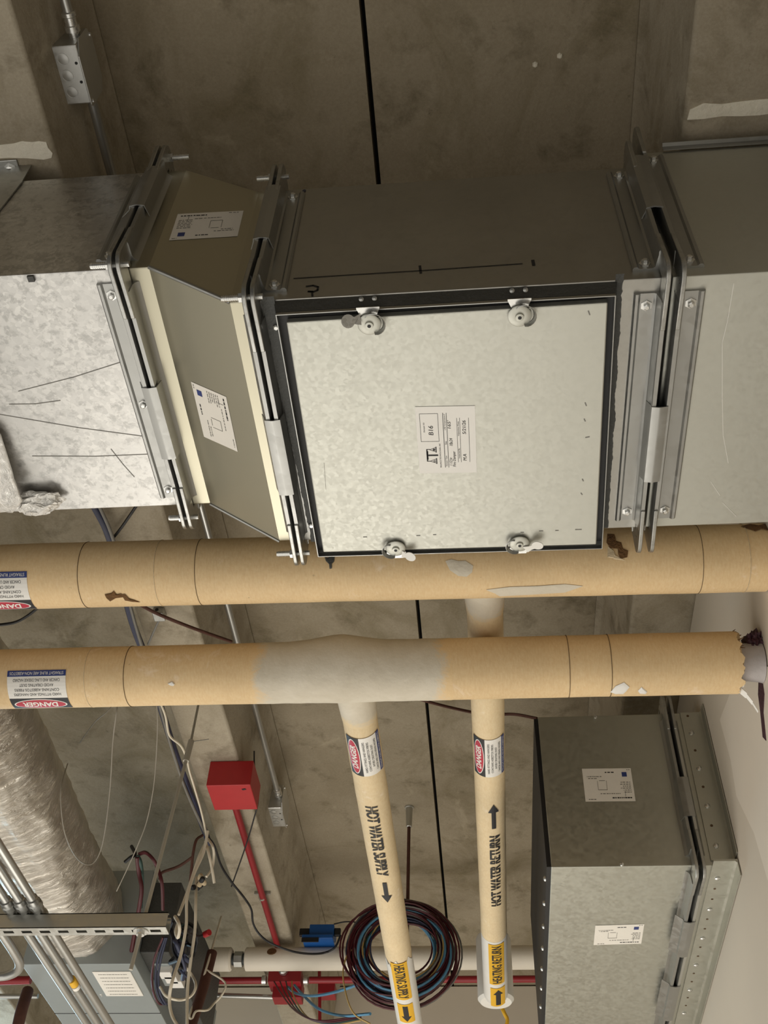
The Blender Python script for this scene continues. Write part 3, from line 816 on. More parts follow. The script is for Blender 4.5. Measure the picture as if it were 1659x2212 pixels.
# bare steel end, firestop and the torn jacket strip
bare = along(LA, La, XW - .003)
p0, p1 = along(LA, La, l1.x - .02), bare
MB().tube([p0, p0 + (p1 - p0) * .45], .043, 28).build('bare_pipe', M['darkpipe'], lower)
MB().tube([p0 + (p1 - p0) * (.40 + .6 * i / 6) for i in range(7)], [.0435, .0445, .045, .046, .047, .048, .050], 28).build('bare_pipe', M['mist'], lower, label='whitened end of the steel pipe')
mb = MB(); bm = bmesh.new(); bmesh.ops.create_icosphere(bm, subdivisions=4, radius=1.0); c = V((XW - .014, p1.y - .012, p1.z + .034))
for p in bm.verts:
    k = .65 + .6 * noise.turbulence(p.co * 2.4 + V((1, 4, 2)), 3, True); p.co = c + V((p.co.x * .026 * k, p.co.y * .052 * k, p.co.z * .040 * k))
mb.add([p.co.copy() for p in bm.verts], [[q.index for q in f.verts] for f in bm.faces]); bm.free()
mb.build('firestop_sealant', M['purple'], lower, 60)
mb = MB(); mb.prism([(at(u, v, x=XW).y, at(u, v, x=XW).z) for u, v in ((1641, 1470), (1650, 1478), (1653, 1500), (1651, 1540), (1657, 1600), (1650, 1592), (1645, 1540), (1640, 1500))], (XW - .003, 0, 0), (0, 1, 0), (0, 0, 1), (.003, 0, 0)).build('firestop_drip', M['purple'], lower, 0)
st = [at(1600, 1492, z=ZLW - .06), at(1612, 1502, z=ZLW - .066), at(1625, 1518, z=ZLW - .075), at(1637, 1537, z=ZLW - .09)]
mb = MB()
for a, b, w_ in zip(st, st[1:], (.010, .007, .004)):
    mb.obox((a + b) / 2, (b - a) * .52, V((0, w_, 0)), V((.0, 0, .0012)))
mb.obox(at(1597, 1487, z=ZLW - .055), (.008, 0, 0), (0, .018, .004), (0, 0, .0015))
mb.build('torn_jacket_strip', M['lwhite'], lower, 0)
mb = MB(); rnd = random.Random(5)
for i in range(26):
    th = rnd.uniform(-.2, 1.9); c = l1 + V((.0, -RL * math.cos(th) * .92, RL * math.sin(th) * .92)); d = V((rnd.uniform(.4, 1), rnd.uniform(-.8, .1), rnd.uniform(-.3, .7))).normalized()
    mb.tube([c - d * .004, c + d * rnd.uniform(.008, .022)], [.003, .0006], 5)
mb.build('frayed_insulation', M['torn'], lower, kind='stuff')

# return pipe (straight above the second thick pipe) and supply pipe (leaving its tee)
ZH, RH = ZU, .0450
ra, rb = at(1048, 1330, z=ZH), at(1069, 2080, z=ZH); HA = ra; Ha = (rb - ra).normalized()
r_start = along(UA, Ua, ra.x) + V((0, .05, 0)); r_start = HA + Ha * ((r_start - HA).dot(Ha)); r_start.z = ZH
ret = thing('return_pipe', 'cream pipe stencilled HOT WATER RETURN with an upward arrow', 'pipe', (HA.x, 2.5, ZH - RH))
def hpt(A, a, u, v, r): p, s, n = pipe_hit(u, v, A, a, r); return A + a * s
r_w = hpt(HA, Ha, 1068, 2042, RH); r_end = hpt(HA, Ha, 1072, 2166, RH)
pts = [r_start + (r_w - r_start) * (i / 40) for i in range(41)]
MB().tube(pts, [RH * (1 + .02 * noise.noise(V((i * .5, 2, 9)))) for i in range(41)], 36).build('jacket', M['jacket2'], ret, 60)
c1 = hpt(HA, Ha, 1046, 1345, RH)
ragtube([r_start + (c1 - r_start) * (i / 10) for i in range(11)], [RH * (1.20 - .185 * (i / 10)) for i in range(11)], 0, 0, 48, 11).build('branch_fitting', feathered('return_cement', 1, -9, c1.y - .005, (.82, .655, .41)), ret, 60, label='pale cement-covered branch fitting')
MB().tube([r_w - Ha * .02, r_end], RH * 1.02, 36).build('plastic_cover', M['pvc'], ret)
el = [r_end - Ha * .005]
for i in range(1, 9):
    th = i / 8 * math.pi / 2; el.append(r_end + Ha * (.050 * math.sin(th)) + V((0, 0, .05 * (1 - math.cos(th)))))
el.append(el[-1] + V((0, 0, .10)))
MB().tube(el, RH * 1.03, 32).build('elbow', M['pvc'], ret)
MB().lathe([(.060, 0), (.070, .012), (.070, .25), (.066, .26)], V((el[-1].x, el[-1].y + .03, ZH - .01)), (0, 0, 1), 36).build('riser_cover', M['pvc'], ret)

sa, sb = at(782, 1580, z=ZLW), at(886, 2212, z=ZLW); SA = sa; Sa = (sb - sa).normalized()
sup = thing('supply_pipe', 'cream pipe stencilled HOT WATER SUPPLY with a downward arrow', 'pipe', (SA.x, 2.6, ZLW - RH))
s_start = SA + Sa * ((along(LA, La, bx) - SA).dot(Sa) + .03); s_w = hpt(SA, Sa, 868, 2090, RH); s_end = hpt(SA, Sa, 903, 2330, RH)
pts = [s_start + (s_w - s_start) * (i / 40) for i in range(41)]
MB().tube(pts, [RH * (1 + .02 * noise.noise(V((i * .5, 5, 1)))) for i in range(41)], 36).build('jacket', M['jacket2'], sup, 60)
c1 = hpt(SA, Sa, 777, 1575, RH)
ragtube([s_start + (c1 - s_start) * (i / 10) for i in range(11)], [RH * (1.16 - .14 * (i / 10)) for i in range(11)], 0, 0, 48, 17).build('branch_fitting', feathered('supply_cement', 1, -9, c1.y + .0, (.82, .655, .41)), sup, 60, label='pale cement-covered branch fitting')
ragtube([s_w + (s_end - s_w) * (i / 6) for i in range(7)], RH * 1.03, .030, 0, 96, 21).build('plastic_cover', M['pvc'], sup)

def arrow(lb, x0, x1, hw, sw, hl, mat, z):   # tip at x1
    d = 1 if x1 > x0 else -1
    lb.rect(min(x0, x1 - d * hl), -sw, max(x0, x1 - d * hl), sw, mat, z)
    lb.poly([(x1 - d * hl, -hw), (x1, 0), (x1 - d * hl, hw)] if d > 0 else [(x1 - d * hl, hw), (x1, 0), (x1 - d * hl, -hw)], mat, z)

def seglen(A, a, r, p, q): return abs(pipe_hit(*p, A, a, r)[1] - pipe_hit(*q, A, a, r)[1])
def stencil(text, p0, p1, A, a, r, read, hgt, parent):
    f = pipe_map((p0[0] + p1[0]) / 2, (p0[1] + p1[1]) / 2, A, a, r, read)
    # centre the map on the middle of the run, not of the pixels
    s0, s1 = pipe_hit(*p0, A, a, r)[1], pipe_hit(*p1, A, a, r)[1]; sm = pipe_hit((p0[0] + p1[0]) / 2, (p0[1] + p1[1]) / 2, A, a, r)[1]
    sh = ((s0 + s1) / 2 - sm) * read; w_ = abs(s1 - s0)
    lb = Label(); lb.text(text, sh - w_ / 2, -hgt / 2, sh + w_ / 2, hgt / 2, M['lblack'], .0012, 0, .022)
    lb.build('stencil_lettering', f, parent, r * .14, [(-hgt * .022, hgt * .022)])
def pipe_arrow(p0, p1, A, a, r, hw, sw, parent, boxed=None, name='arrow_mark'):
    s0, s1 = pipe_hit(*p0, A, a, r)[1], pipe_hit(*p1, A, a, r)[1]; rd = 1 if s1 > s0 else -1
    mid = ((p0[0] + p1[0]) / 2, (p0[1] + p1[1]) / 2); sm = pipe_hit(*mid, A, a, r)[1]; f = pipe_map(*mid, A, a, r, rd)
    x0, x1 = (s0 - sm) * rd, (s1 - sm) * rd; lb = Label()
    if boxed:
        b = Label(); b.rect(x0 - .014, -boxed, x1 + .012, boxed, M['yellow'], .0012); pl = b.build('flow_label', f, parent, r * .12)
        arrow(lb, x0, x1, hw, sw, min(.04, (x1 - x0) * .4), M['lblack'], .0020); lb.build(name, f, pl, r * .12)
    else:
        arrow(lb, x0, x1, hw, sw, (x1 - x0) * .33, M['lblack'], .0012); lb.build(name, f, parent, r * .14)
def yellow_tag(text, p0, p1, A, a, r, read, hb, parent):
    mid = ((p0[0] + p1[0]) / 2, (p0[1] + p1[1]) / 2); s0, s1, sm = [pipe_hit(*p, A, a, r)[1] for p in (p0, p1, mid)]; f = pipe_map(*mid, A, a, r, read)
    sh = ((s0 + s1) / 2 - sm) * read; w_ = abs(s1 - s0); b = Label(); b.rect(sh - w_ / 2, -hb, sh + w_ / 2, hb, M['yellow'], .0012); pl = b.build('flow_label', f, parent, r * .12)
    lb = Label(); lb.text(text, sh - w_ * .46, -hb * .60, sh + w_ * .46, hb * .60, M['lblack'], .0020, 0, .018); lb.build('lettering', f, pl, r * .12)

danger_on(1057, 1640, HA, Ha, RH * 1.02, -1, seglen(HA, Ha, RH, (1050, 1600), (1054, 1680)), .100, ret)
danger_on(790, 1637, SA, Sa, RH * 1.02, -1, seglen(SA, Sa, RH, (784, 1597), (797, 1678)), .100, sup)
stencil('HOT WATER RETURN', (1072, 1957), (1069, 1806), HA, Ha, RH * 1.02, -1, .034, ret)
pipe_arrow((1067, 1790), (1066, 1738), HA, Ha, RH * 1.02, .0165, .0065, ret)
stencil('HOT WATER SUPPLY', (806, 1743), (823, 1893), SA, Sa, RH * 1.02, 1, .036, sup)
pipe_arrow((831, 1907), (837, 1949), SA, Sa, RH * 1.02, .0165, .0065, sup)
yellow_tag('HEATING RETURN', (1074, 2127), (1073, 2041), HA, Ha, RH * 1.03, -1, .029, ret)
pipe_arrow((1077, 2170), (1076, 2138), HA, Ha, RH * 1.03, .018, .009, ret, .029)
yellow_tag('HEATING SUPPLY', (862, 2082), (872, 2160), SA, Sa, RH * 1.04, 1, .029, sup)
pipe_arrow((875, 2174), (880, 2206), SA, Sa, RH * 1.04, .018, .009, sup, .029)

# ------------------------------------------------------------------ lower right sleeve through the wall
z0 = 1.505; pbl = at(1191, 1874, z=z0); y0 = pbl.y; x0 = pbl.x; z1 = at(1155, 1549, y=y0).z; y1 = 3.95
XF = at(1503, 1872, z=z0).x
slv = thing('damper_sleeve', 'grey sheet-metal sleeve box standing out of the right wall with a black end', 'duct', ((x0 + XW) / 2, 3.2, z0))
MB().loft([(x0, y0, y1, z0, z1), (XF - .003, y0, y1, z0, z1)]).build('duct_body', M['lower'], slv, 0, .002)
mb = MB(); mb.box(x0 - .012, x0, y0 + .004, y1 - .004, z0 + .004, z1 - .004); mb.build('black_end', M['black'], slv, 0)
for i in range(7):
    for zz in (z0 + .022,):
        MB().lathe([(.008, 0), (.0075, .004), (.003, .0065)], (x0 - .012, y0 + .10 + i * .14, zz), (-1, 0, 0), 14).build('screw', M['bolt'], slv)
for (u, v) in ((1286, 1549), (1343, 1867)):
    MB().lathe([(.006, 0), (.0055, .004), (.002, .006)], at(u, v, y=y0), (0, -1, 0), 12).build('screw', M['bolt'], slv)
half_joint(XF, -1, y0, y1, z0, z1, slv, (), base=False)
half_joint(XF + .004, 1, y0, y1, z0, z1, slv, (), base=False, mat='strut')
cleat(XF + .002, 'bottom', y0, y1, z0, z1, .19, .36, slv, .014); cleat(XF + .002, 'bottom', y0, y1, z0, z1, .52, .72, slv, .014)
cleat(XF + .002, 'near', y0, y1, z0, z1, .25, .50, slv)
MB().loft([(XF + .007, y0, y1, z0, z1), (XW - .002, y0, y1, z0, z1)]).build('wall_collar', M['lower'], slv, 0)
XA = XF + .042
for sd in ('near', 'bottom'):
    pr = [(XA, -.001), (XA, .0045), (XW - .010, .0045), (XW - .0045, .0095), (XW - .0045, .046), (XW - .002, .046), (XW - .002, -.001)]
    if sd == 'near': MB().prism(pr, (0, y0, z0 + .012), (1, 0, 0), (0, -1, 0), (0, 0, z1 - z0 - .012)).build('retaining_angle', M['lower'], slv, 30)
    else: MB().prism(pr, (0, y0 - .03, z0), (1, 0, 0), (0, 0, -1), (0, y1 - y0 + .03, 0)).build('retaining_angle', M['lower'], slv, 30)
xr = (XA + XW) / 2 - .012
for i in range(8):
    c = V((xr, y0 - .0045, z0 + .055 + i * .062))
    if i % 2 == 0: MB().lathe([(.008, 0), (.0075, .003), (.003, .0055)], c, (0, -1, 0), 12).build('rivet', M['bolt'], slv)
    else: MB().cyl(c + V((0, .001, 0)), c + V((0, -.0008, 0)), .004, 10).build('screw_hole', M['grit'], slv)
for i in range(16):
    c = V((xr, y0 + .06 + i * .058, z0 - .0045))
    if i % 3 == 0: MB().lathe([(.008, 0), (.0075, .003), (.003, .0055)], c, (0, 0, -1), 12).build('rivet', M['bolt'], slv)
    else: MB().cyl(c + V((0, 0, .001)), c + V((0, 0, -.0008)), .0035, 10).build('screw_hole', M['grit'], slv)
PN = (V((0, y0, 0)), V((0, -1, 0))); PB = (V((0, 0, z0)), V((0, 0, -1)))
spec_sticker((1265, 1732), (1373, 1731), (1257, 1661), PN, slv, 7, True, label='white factory sticker on the dark near face')
spec_sticker((1282, 2041), (1385, 2038), (1286, 1999), PB, slv, 9, True, label='white factory sticker on the pale underside')

# ------------------------------------------------------------------ left duct wrap and hanger
mb = MB(); nu, nv = 30, 34; rows = []
edge = [(-60, 880), (0, 940), (14, 985), (30, 1040), (47, 1085)]
def ex_at(v):
    for (ua_, va), (ub_, vb) in zip(edge, edge[1:]):
        if v <= vb: return ua_ + (ub_ - ua_) * (v - va) / (vb - va)
    return edge[-1][0] - (v - 1085) * .8
vs = []; fs = []
for j in range(nv + 1):
    v = 880 + (1112 - 880) * j / nv
    for i in range(nu + 1):
        ur = ex_at(v); u = ur - 240 * i / nu
        drop = .012 + .035 * min(1, (v - 880) / 200); p = at(u, v, z=ZL0 - drop)
        nz = noise.fractal(V((p.x * 16, p.y * 16, 1.)), 1.0, 2.0, 4); k = (.003 + .014 * max(0, (v - 1020) / 92))
        vs.append(p + V((0, 0, nz * k)))
for j in range(nv):
    for i in range(nu): a = j * (nu + 1) + i; fs.append((a, a + 1, a + nu + 2, a + nu + 1))
wrap = mb.add(vs, fs).build('insulation_wrap', M['foil2'], None, 60)
so = wrap.modifiers.new('thick', 'SOLIDIFY'); so.thickness = .006; so.offset = 1
tag(wrap, 'loose silver foil insulation sheet hanging under the spangled duct at the left edge', 'insulation')
# crumpled foil lump beside it
mb = MB(); bm = bmesh.new(); bmesh.ops.create_icosphere(bm, subdivisions=4, radius=1.0)
c = at(84, 1086, z=ZL0 - .018)
for p in bm.verts:
    p.co = p.co * .8 + noise.noise_vector(p.co * 1.7 + V((3, 1, 0))) * .42 + noise.noise_vector(p.co * 4.6) * .15
    p.co = c + V((p.co.x * .062, p.co.y * .036, p.co.z * .022)) + V((0, p.co.x * -.004, 0))
mb.add([p.co.copy() for p in bm.verts], [[q.index for q in f.verts] for f in bm.faces]); bm.free()
tag(mb.build('foil_scrap', M['foil2'], None, 0), 'crumpled silver foil lump stuck under the far edge of the spangled duct', 'foil')

hg = thing('duct_hanger', 'galvanised strap bracket bolted under the beam at the top left corner', 'bracket', at(20, 370, z=ZB - .01))
ya, yb = at(20, 384, z=ZB).y, at(20, 344, z=ZB).y
xa, xb = at(-45, 384, z=ZB).x, at(50, 384, z=ZB).x
MB().box(xa, xb, yb, ya, ZB - .005, ZB - .001).build('top_plate', M['plate'], hg, 0, .002)
MB().lathe([(.014, 0), (.014, .002), (.009, .002), (.009, .009), (.005, .011)], at(23, 364, z=ZB - .005), (0, 0, -1), 6).build('bolt', M['bolt'], hg)
yl = YL0 - .004
mb = MB(); mb.prism([(at(-60, 384, y=yl).x, ZB - .004), (at(50, 384, y=yl).x, ZB - .004), (at(50, 388, y=yl).x, at(50, 392, y=yl).z), (at(0, 452, y=yl).x, at(0, 452, y=yl).z), (at(-60, 520, y=yl).x, at(-60, 520, y=yl).z)], (0, yl, 0), (1, 0, 0), (0, 0, 1), (0, .003, 0))
mb.build('strap', M['plate'], hg, 0)
MB().box(xa, xb, yl, max(ya, yl + .003), ZB - .008, ZB - .004).build('bend', M['plate'], hg, 0, .002)

# ------------------------------------------------------------------ ceiling patches (old wall line on the beams)
def soffit_patch(pts, name, label, mat):
    pr = [(at(u, v, z=ZB).x, at(u, v, z=ZB).y) for u, v in pts]
    o = MB().prism(pr, (0, 0, ZB - .0025), (1, 0, 0), (0, 1, 0), (0, 0, .0025)).build(name, mat, None, 0)
    return tag(o, label, 'paint strip')
soffit_patch([(-60, 312), (0, 312), (30, 309), (48, 304), (70, 306), (84, 304), (100, 306), (104, 318), (114, 330), (112, 340), (95, 344), (60, 341), (20, 340), (-60, 345)], 'plaster_strip', 'rough white plaster strip across the beam at the upper left', M['patch'])
soffit_patch([(1490, 236), (1520, 222), (1560, 224), (1600, 218), (1640, 214), (1700, 210), (1700, 240), (1640, 248), (1600, 250), (1560, 250), (1520, 256), (1484, 258)], 'plaster_strip', 'rough white plaster strip across the beam at the upper right', M['patch'])

for (u, v, lab) in ((1156, 139, 'small pale mortar crumb stuck to the slab, left one of two near the top'), (1209, 120, 'small pale mortar crumb stuck to the slab, right one of two near the top')):
    c = at(u, v, z=ZS); mb = MB().lathe([(.0075, 0), (.0070, .004), (.004, .008), (.001, .009)], c, (0, 0, -1), 6); tag(mb.build('mortar_crumb', M['patch'], None, 0), lab, 'mortar')

# ------------------------------------------------------------------ conduit with boxes along the left beam
ZC = 2.455
cxx = at(140, 0, z=ZC).x; RC = .0115
def jbox(yA, yB, name, label, xb0, xb1):
    g = thing(name, label, 'junction box', (cxx, (yA + yB) / 2, ZC - .05))
    zb0, zb1 = ZC - .055, ZC + .055
    MB().box(xb0, xb1, yA, yB, zb0, zb1).build('box_body', M['jbox'], g, 0, .003)
    cv = .006; pr = [(yA - cv + .03, zb0 - cv), (yB + cv - .006, zb0 - cv), (yB + cv, zb0), (yB + cv, zb1 - .02), (yB - .02, zb1 + cv), (yA + .02, zb1 + cv), (yA - cv, zb1 - .02), (yA - cv, zb0 + .02)]
    MB().prism(pr, (xb1, 0, 0), (0, 1, 0), (0, 0, 1), (.003, 0, 0)).build('cover_plate', M['jbox'], g, 0, .001)
    for k in range(3):
        c = V(((xb0 + xb1) / 2 - .004, yA + (yB - yA) * (.22 + .28 * k), zb0))
        MB().lathe([(.0135, .0002), (.0135, .0016), (.0118, .0016), (.0118, .0005), (.004, .0012)], c, (0, 0, -1), 20).build('knockout', M['jbox'], g)
    for k in (.3, .62):
        c = V((xb1 - .010, yA + (yB - yA) * k, zb0)); MB().cyl(c + V((0, 0, .001)), c + V((0, 0, -.0008)), .0034, 10).build('screw_hole', M['black'], g)
    for yy in (yA + .012, yB - .004):
        MB().lathe([(.005, 0), (.0045, .003)], V((xb1 + .003, yy, zb1 - .008 if yy < yA + .05 else zb0 + .006)), (1, 0, 0), 10).build('screw', M['bolt'], g)
    c = V((cxx, yA, ZC))
    MB().lathe([(.013, 0), (.013, .012), (.017, .012), (.017, .024), (.0135, .026), (.0135, .042), (.016, .044), (.016, .052), (.013, .054)], c, (0, -1, 0), 14).build('conduit_connector', M['bolt'], g, 30)
    return g
zj = ZC - .055
bA = at(145, 98, z=zj).y; bB = at(165, 226, z=zj).y
jbox(bA, bB, 'junction_box', 'galvanised junction box beside the upper left beam with round knockouts', at(99, 99, z=zj).x, at(164, 98, z=zj).x)
b2A = at(590, 1745, z=zj).y; b2B = at(600, 1786, z=zj).y
jbox(b2A, b2B, 'junction_box', 'galvanised junction box beside the beam, right of the red box', at(573, 1745, z=zj).x, at(607, 1745, z=zj).x)
def conduit(name, label, pts, r, mat, cat='conduit', group=None, n=14):
    return tag(MB().tube(pts, r, n).build(name, M[mat], None, 60), label, cat, group)
conduit('conduit', 'thin grey conduit running away past the foil-wrapped duct into the far junction box', [V((cxx, bB - .001, ZC)), V((cxx, b2A - .05, ZC))], RC, 'conduit')
conduit('conduit', 'short grey conduit entering the junction box from the top edge', [V((cxx, -.4, ZC)), V((cxx, bA - .05, ZC))], RC, 'conduit')
c1_ = at(1391, 1330, z=2.45); conduit('conduit', 'grey conduit on the beam side beside the right wall', [V((c1_.x, 1.2, 2.45)), V((c1_.x, 4.6, 2.45))], .012, 'conduit')

# ------------------------------------------------------------------ fire alarm box and its conduit on the beam
zb = 2.165; q0 = at(445, 1697, z=zb); q1 = at(541, 1697, z=zb); q2 = at(545, 1749, z=zb)
rb = thing('alarm_box', 'bright red metal box under the left beam with red conduit leaving it', 'box', (q0.x, q0.y, zb))
MB().box(q0.x, q1.x, q0.y, q2.y, zb, ZB - .001).build('box_body', M['red'], rb, 0, .003)
MB().obox(at(527, 1705, z=zb - .0006), (.007, -.002, 0), (.0015, .004, 0), (0, 0, .0006)).build('black_hole', M['black'], rb)
ra_, rb2 = at(512, 1752, z=2.245), at(601, 2048, z=2.245)
rc = thing('red_conduit', 'red conduit running along the beam underside away from the bright red box', 'conduit', ra_)
MB().tube([V((ra_.x, q2.y, 2.245)), rb2], .0135, 14).build('tube', M['redpipe'], rc)
cl = at(566, 1938, z=2.245); MB().lathe([(.0145, -.006), (.0155, -.006), (.0155, .006), (.0145, .006)], cl, (rb2 - ra_), 16).build('strap', M['bolt'], rc)
MB().box(cl.x - .035, cl.x + .035, cl.y - .006, cl.y + .006, ZB - .012, ZB - .001).build('strap_base', M['plate'], rc)

# thin rod hanging from the slab
rp = at(884, 1752, z=ZS - .02); rod = thing('hanger_rod', 'thin dark threaded rod hanging from a ceiling anchor behind the supply pipe', 'rod', V((rp.x, rp.y, 1.9)))
MB().lathe([(.022, 0), (.021, .006), (.016, .007), (.013, .10), (.010, .102)], V((rp.x, rp.y, ZS)), (0, 0, -1), 14).build('anchor', M['strut'], rod)
MB().tube([V((rp.x, rp.y, ZS - .1)), V((rp.x, rp.y, 1.95))], .0075, 10).build('rod', M['rust'], rod)

# ------------------------------------------------------------------ strut trapeze with conduits, lower left
ZT = 1.33; sy = at(200, 2012, z=ZT).y; xe = at(362, 2012, z=ZT).x
sw = .0415; yf = sy - sw / 2; yb_ = sy + sw / 2
tr = thing('strut_channel', 'slotted galvanised strut carrying conduits at the lower left', 'strut', (-.9, sy, ZT))
mb = MB(); mb.box(-1.9, xe, yf, yf + .0025, ZT, ZT + sw); mb.box(-1.9, xe, yb_ - .0025, yb_, ZT, ZT + sw)
mb.box(-1.9, xe, yf, yf + .010, ZT + sw - .0025, ZT + sw); mb.box(-1.9, xe, yb_ - .010, yb_, ZT + sw - .0025, ZT + sw)
# slotted web
pit = .0508; hw_, hl_ = .0070, .0143; x = xe - .0135
mb.box(-1.9, xe, yf, sy - hw_, ZT - .0002, ZT + .0025); mb.box(-1.9, xe, sy + hw_, yb_, ZT - .0002, ZT + .0025)
xc = xe
k = 0
while xc > -1.85:
    c = xe - .032 - pit * k; mb.box(c + hl_, xc, sy - hw_, sy + hw_, ZT - .0002, ZT + .0025); xc = c - hl_; k += 1
mb.build('channel', M['strut'], tr, 0)
MB().box(-1.9, xe - .002, yf + .004, yb_ - .004, ZT + .012, ZT + .016).build('channel_shade', M['black'], tr, 0) if False else None
px = at(303, 2008, z=ZT).x
MB().lathe([(.0205, 0), (.0205, .003), (.011, .003), (.011, .012), (.006, .012)], V((px, sy, ZT)), (0, 0, -1), 24).build('washer', M['bolt'], tr)
ztop = at(412, 1600, y=sy).z; xtop = at(414, 1596, y=sy).x
hr = thing('threaded_rod', 'threaded steel rod hanging the slotted strut from the beam', 'rod', V((px, sy, ZT - .1)))
dr = (V((xtop, sy, ztop)) - V((px, sy, ZT))).normalized()
MB().tube([V((px, sy, ZT)) - dr * .105, V((px, sy, ZT)) + dr * ((V((xtop, sy, ztop)) - V((px, sy, ZT))).length - .04)], .0052, 10).build('rod', M['rodsteel'], hr)
tp = V((xtop, sy, ztop)); MB().tube([tp - dr * .075, tp], .0095, 12).build('coupling', M['rodsteel'], hr)
MB().tube([tp - dr * .01, V((tp.x, tp.y, ZB - .001))], .004, 8).build('anchor_stud', M['strut'], hr)
MB().tube([tp + V((0, 0, -.004)), tp + V((.055, 0, .004))], .0012, 6).build('wire_tail', M['wireG'], hr)

rz = .0117; zc = ZT + sw + rz
for i, (ut, vt, ub, vb, lab) in enumerate((( -18, 1945, 190, 2212, 'leftmost of three parallel conduits over the slotted strut'), (30, 1950, 215, 2212, 'middle one of three parallel conduits, with a yellow tag'), (60, 1955, 240, 2212, 'rightmost of three parallel conduits over the slotted strut'))):
    p = at(ub, vb, z=zc); g = thing('steel_conduit', 'galvanised conduit, ' + lab, 'conduit', V((p.x, sy, zc - rz)), )
    xs = at(ub - (212) * .62, 2000, z=zc).x
    MB().tube([V((p.x - .01, .9, zc)), V((p.x, 4.4, zc))], rz, 18).build('tube', M['conduit'], g)
    cy_ = at(60, 1955, z=zc).y - i * .004
    MB().lathe([(.0118, -.03), (.016, -.028), (.0165, -.008), (.019, -.006), (.019, .012), (.0165, .014), (.016, .034), (.0125, .036)], V((p.x - .006, cy_, zc)), (0, 1, 0), 12).build('coupling', M['plate'], g, 30)
    MB().lathe([(rz + .0005, -.007), (rz + .002, -.007), (rz + .002, .007), (rz + .0005, .007)], V((p.x, sy, zc)), (0, 1, 0), 18).build('strut_clamp', M['strut'], g)
    if i == 1:
        q = at(146, 2121, z=zc); MB().lathe([(rz + .0004, -.017), (rz + .0012, -.017), (rz + .0012, .017), (rz + .0004, .017)], V((p.x, q.y, zc)), (0, 1, 0), 18).build('tag_band', M['yellow'], g, label='yellow marking band')
        MB().lathe([(rz + .0004, -.008), (rz + .0012, -.008), (rz + .0012, .008), (rz + .0004, .008)], V((p.x, q.y + .03, zc)), (0, 1, 0), 18).build('tag_band', M['paper'], g)
# bent conduit, far left
pA, pB_ = at(10, 2025, z=zc), at(40, 2080, z=zc)
pt = [at(-40, 1950, z=zc), pA, at(30, 2056, z=zc), at(42, 2080, z=zc), at(38, 2096, z=zc), at(20, 2106, z=zc), at(-5, 2110, z=zc), at(-80, 2116, z=zc)]
conduit('bent_conduit', 'galvanised conduit turning left through a wide bend at the left edge', smooth_path(pt, 6), .0135, 'conduit')

# ------------------------------------------------------------------ flexible foil duct and terminal unit
ZFX, RF = 2.06, .175
def fx(u, v): return at(u, v, z=ZFX)
path = smooth_path([fx(-330, 1000), fx(-215, 1240), fx(-60, 1530), fx(60, 1760), fx(120, 1880), fx(178, 1985), fx(205, 2040)], 22)
mb = MB(); N = len(path); n = 72; vs = []; fs = []
tot = [0]
for a, b in zip(path, path[1:]): tot.append(tot[-1] + (b - a).length)
for i, c in enumerate(path):
    t = (path[min(i + 1, N - 1)] - path[max(i - 1, 0)]).normalized(); p = t.cross(V((0, 0, 1))).normalized(); q = p.cross(t)
    for j in range(n):
        th = 2 * math.pi * j / n
        w_ = noise.fractal(V((math.cos(th) * 2.2, math.sin(th) * 2.2, tot[i] * 6.0)), .9, 2., 4)
        rip = .35 * math.sin(tot[i] * 95 + 3 * noise.noise(V((math.cos(th) * 1.5, math.sin(th) * 1.5, tot[i] * 3))) + 2.2 * math.sin(th))
        r_ = RF + .012 * w_ + .0035 * rip
        if i > N - 12: r_ *= 1 - .010 * (i - (N - 12)) + .02 * noise.noise(V((th * 3, i, 0)))
        vs.append(c + (p * math.cos(th) + q * math.sin(th)) * r_)
for i in range(N - 1):
    for j in range(n): fs.append((i * n + j, i * n + (j + 1) % n, (i + 1) * n + (j + 1) % n, (i + 1) * n + j))
flex = thing('flexible_duct', 'fat wrinkled silver flexible duct coming in at the lower left', 'duct', path[N // 2] + V((0, 0, -RF)))
mb.add(vs, fs).build('foil_sleeve', M['jute'], flex, 70)
# lengthwise overlap; its brighter foil stands in for light on the lower left flank
mb = MB(); vs = []; fs = []; kk = 15
for i, c in enumerate(path):
    t = (path[min(i + 1, N - 1)] - path[max(i - 1, 0)]).normalized(); p = t.cross(V((0, 0, 1))).normalized(); q = p.cross(t)
    for j in range(kk):
        th = math.pi * (1.05 + .33 * j / (kk - 1)) + .05 * noise.noise(V((tot[i] * 9, j * .02, 3)))
        r_ = RF + .013 + .010 * noise.fractal(V((th * 6, tot[i] * 22, 4)), .8, 2, 4) - .006 * abs(j - kk / 2) / kk
        vs.append(c + (p * math.cos(th) + q * math.sin(th)) * r_)
for i in range(N - 1):
    for j in range(kk - 1): a = i * kk + j; fs.append((a, a + 1, a + kk + 1, a + kk))
mb.add(vs, fs).build('lit_foil_overlap', M['foil2'], flex, 70, label='foil overlap, made brighter for the light on this flank')
# crumpled foil collar at the unit
mb = MB(); bm = bmesh.new(); bmesh.ops.create_icosphere(bm, subdivisions=5, radius=1.0); c = path[-1]
for p in bm.verts:
    k = .62 + .62 * noise.turbulence(p.co * 3.6, 4, True); p.co = c + V((p.co.x * .20 * k, p.co.y * .11 * k, p.co.z * .20 * k))
mb.add([p.co.copy() for p in bm.verts], [[q.index for q in f.verts] for f in bm.faces]); bm.free()
mb.build('taped_collar', M['foil2'], flex, 0)

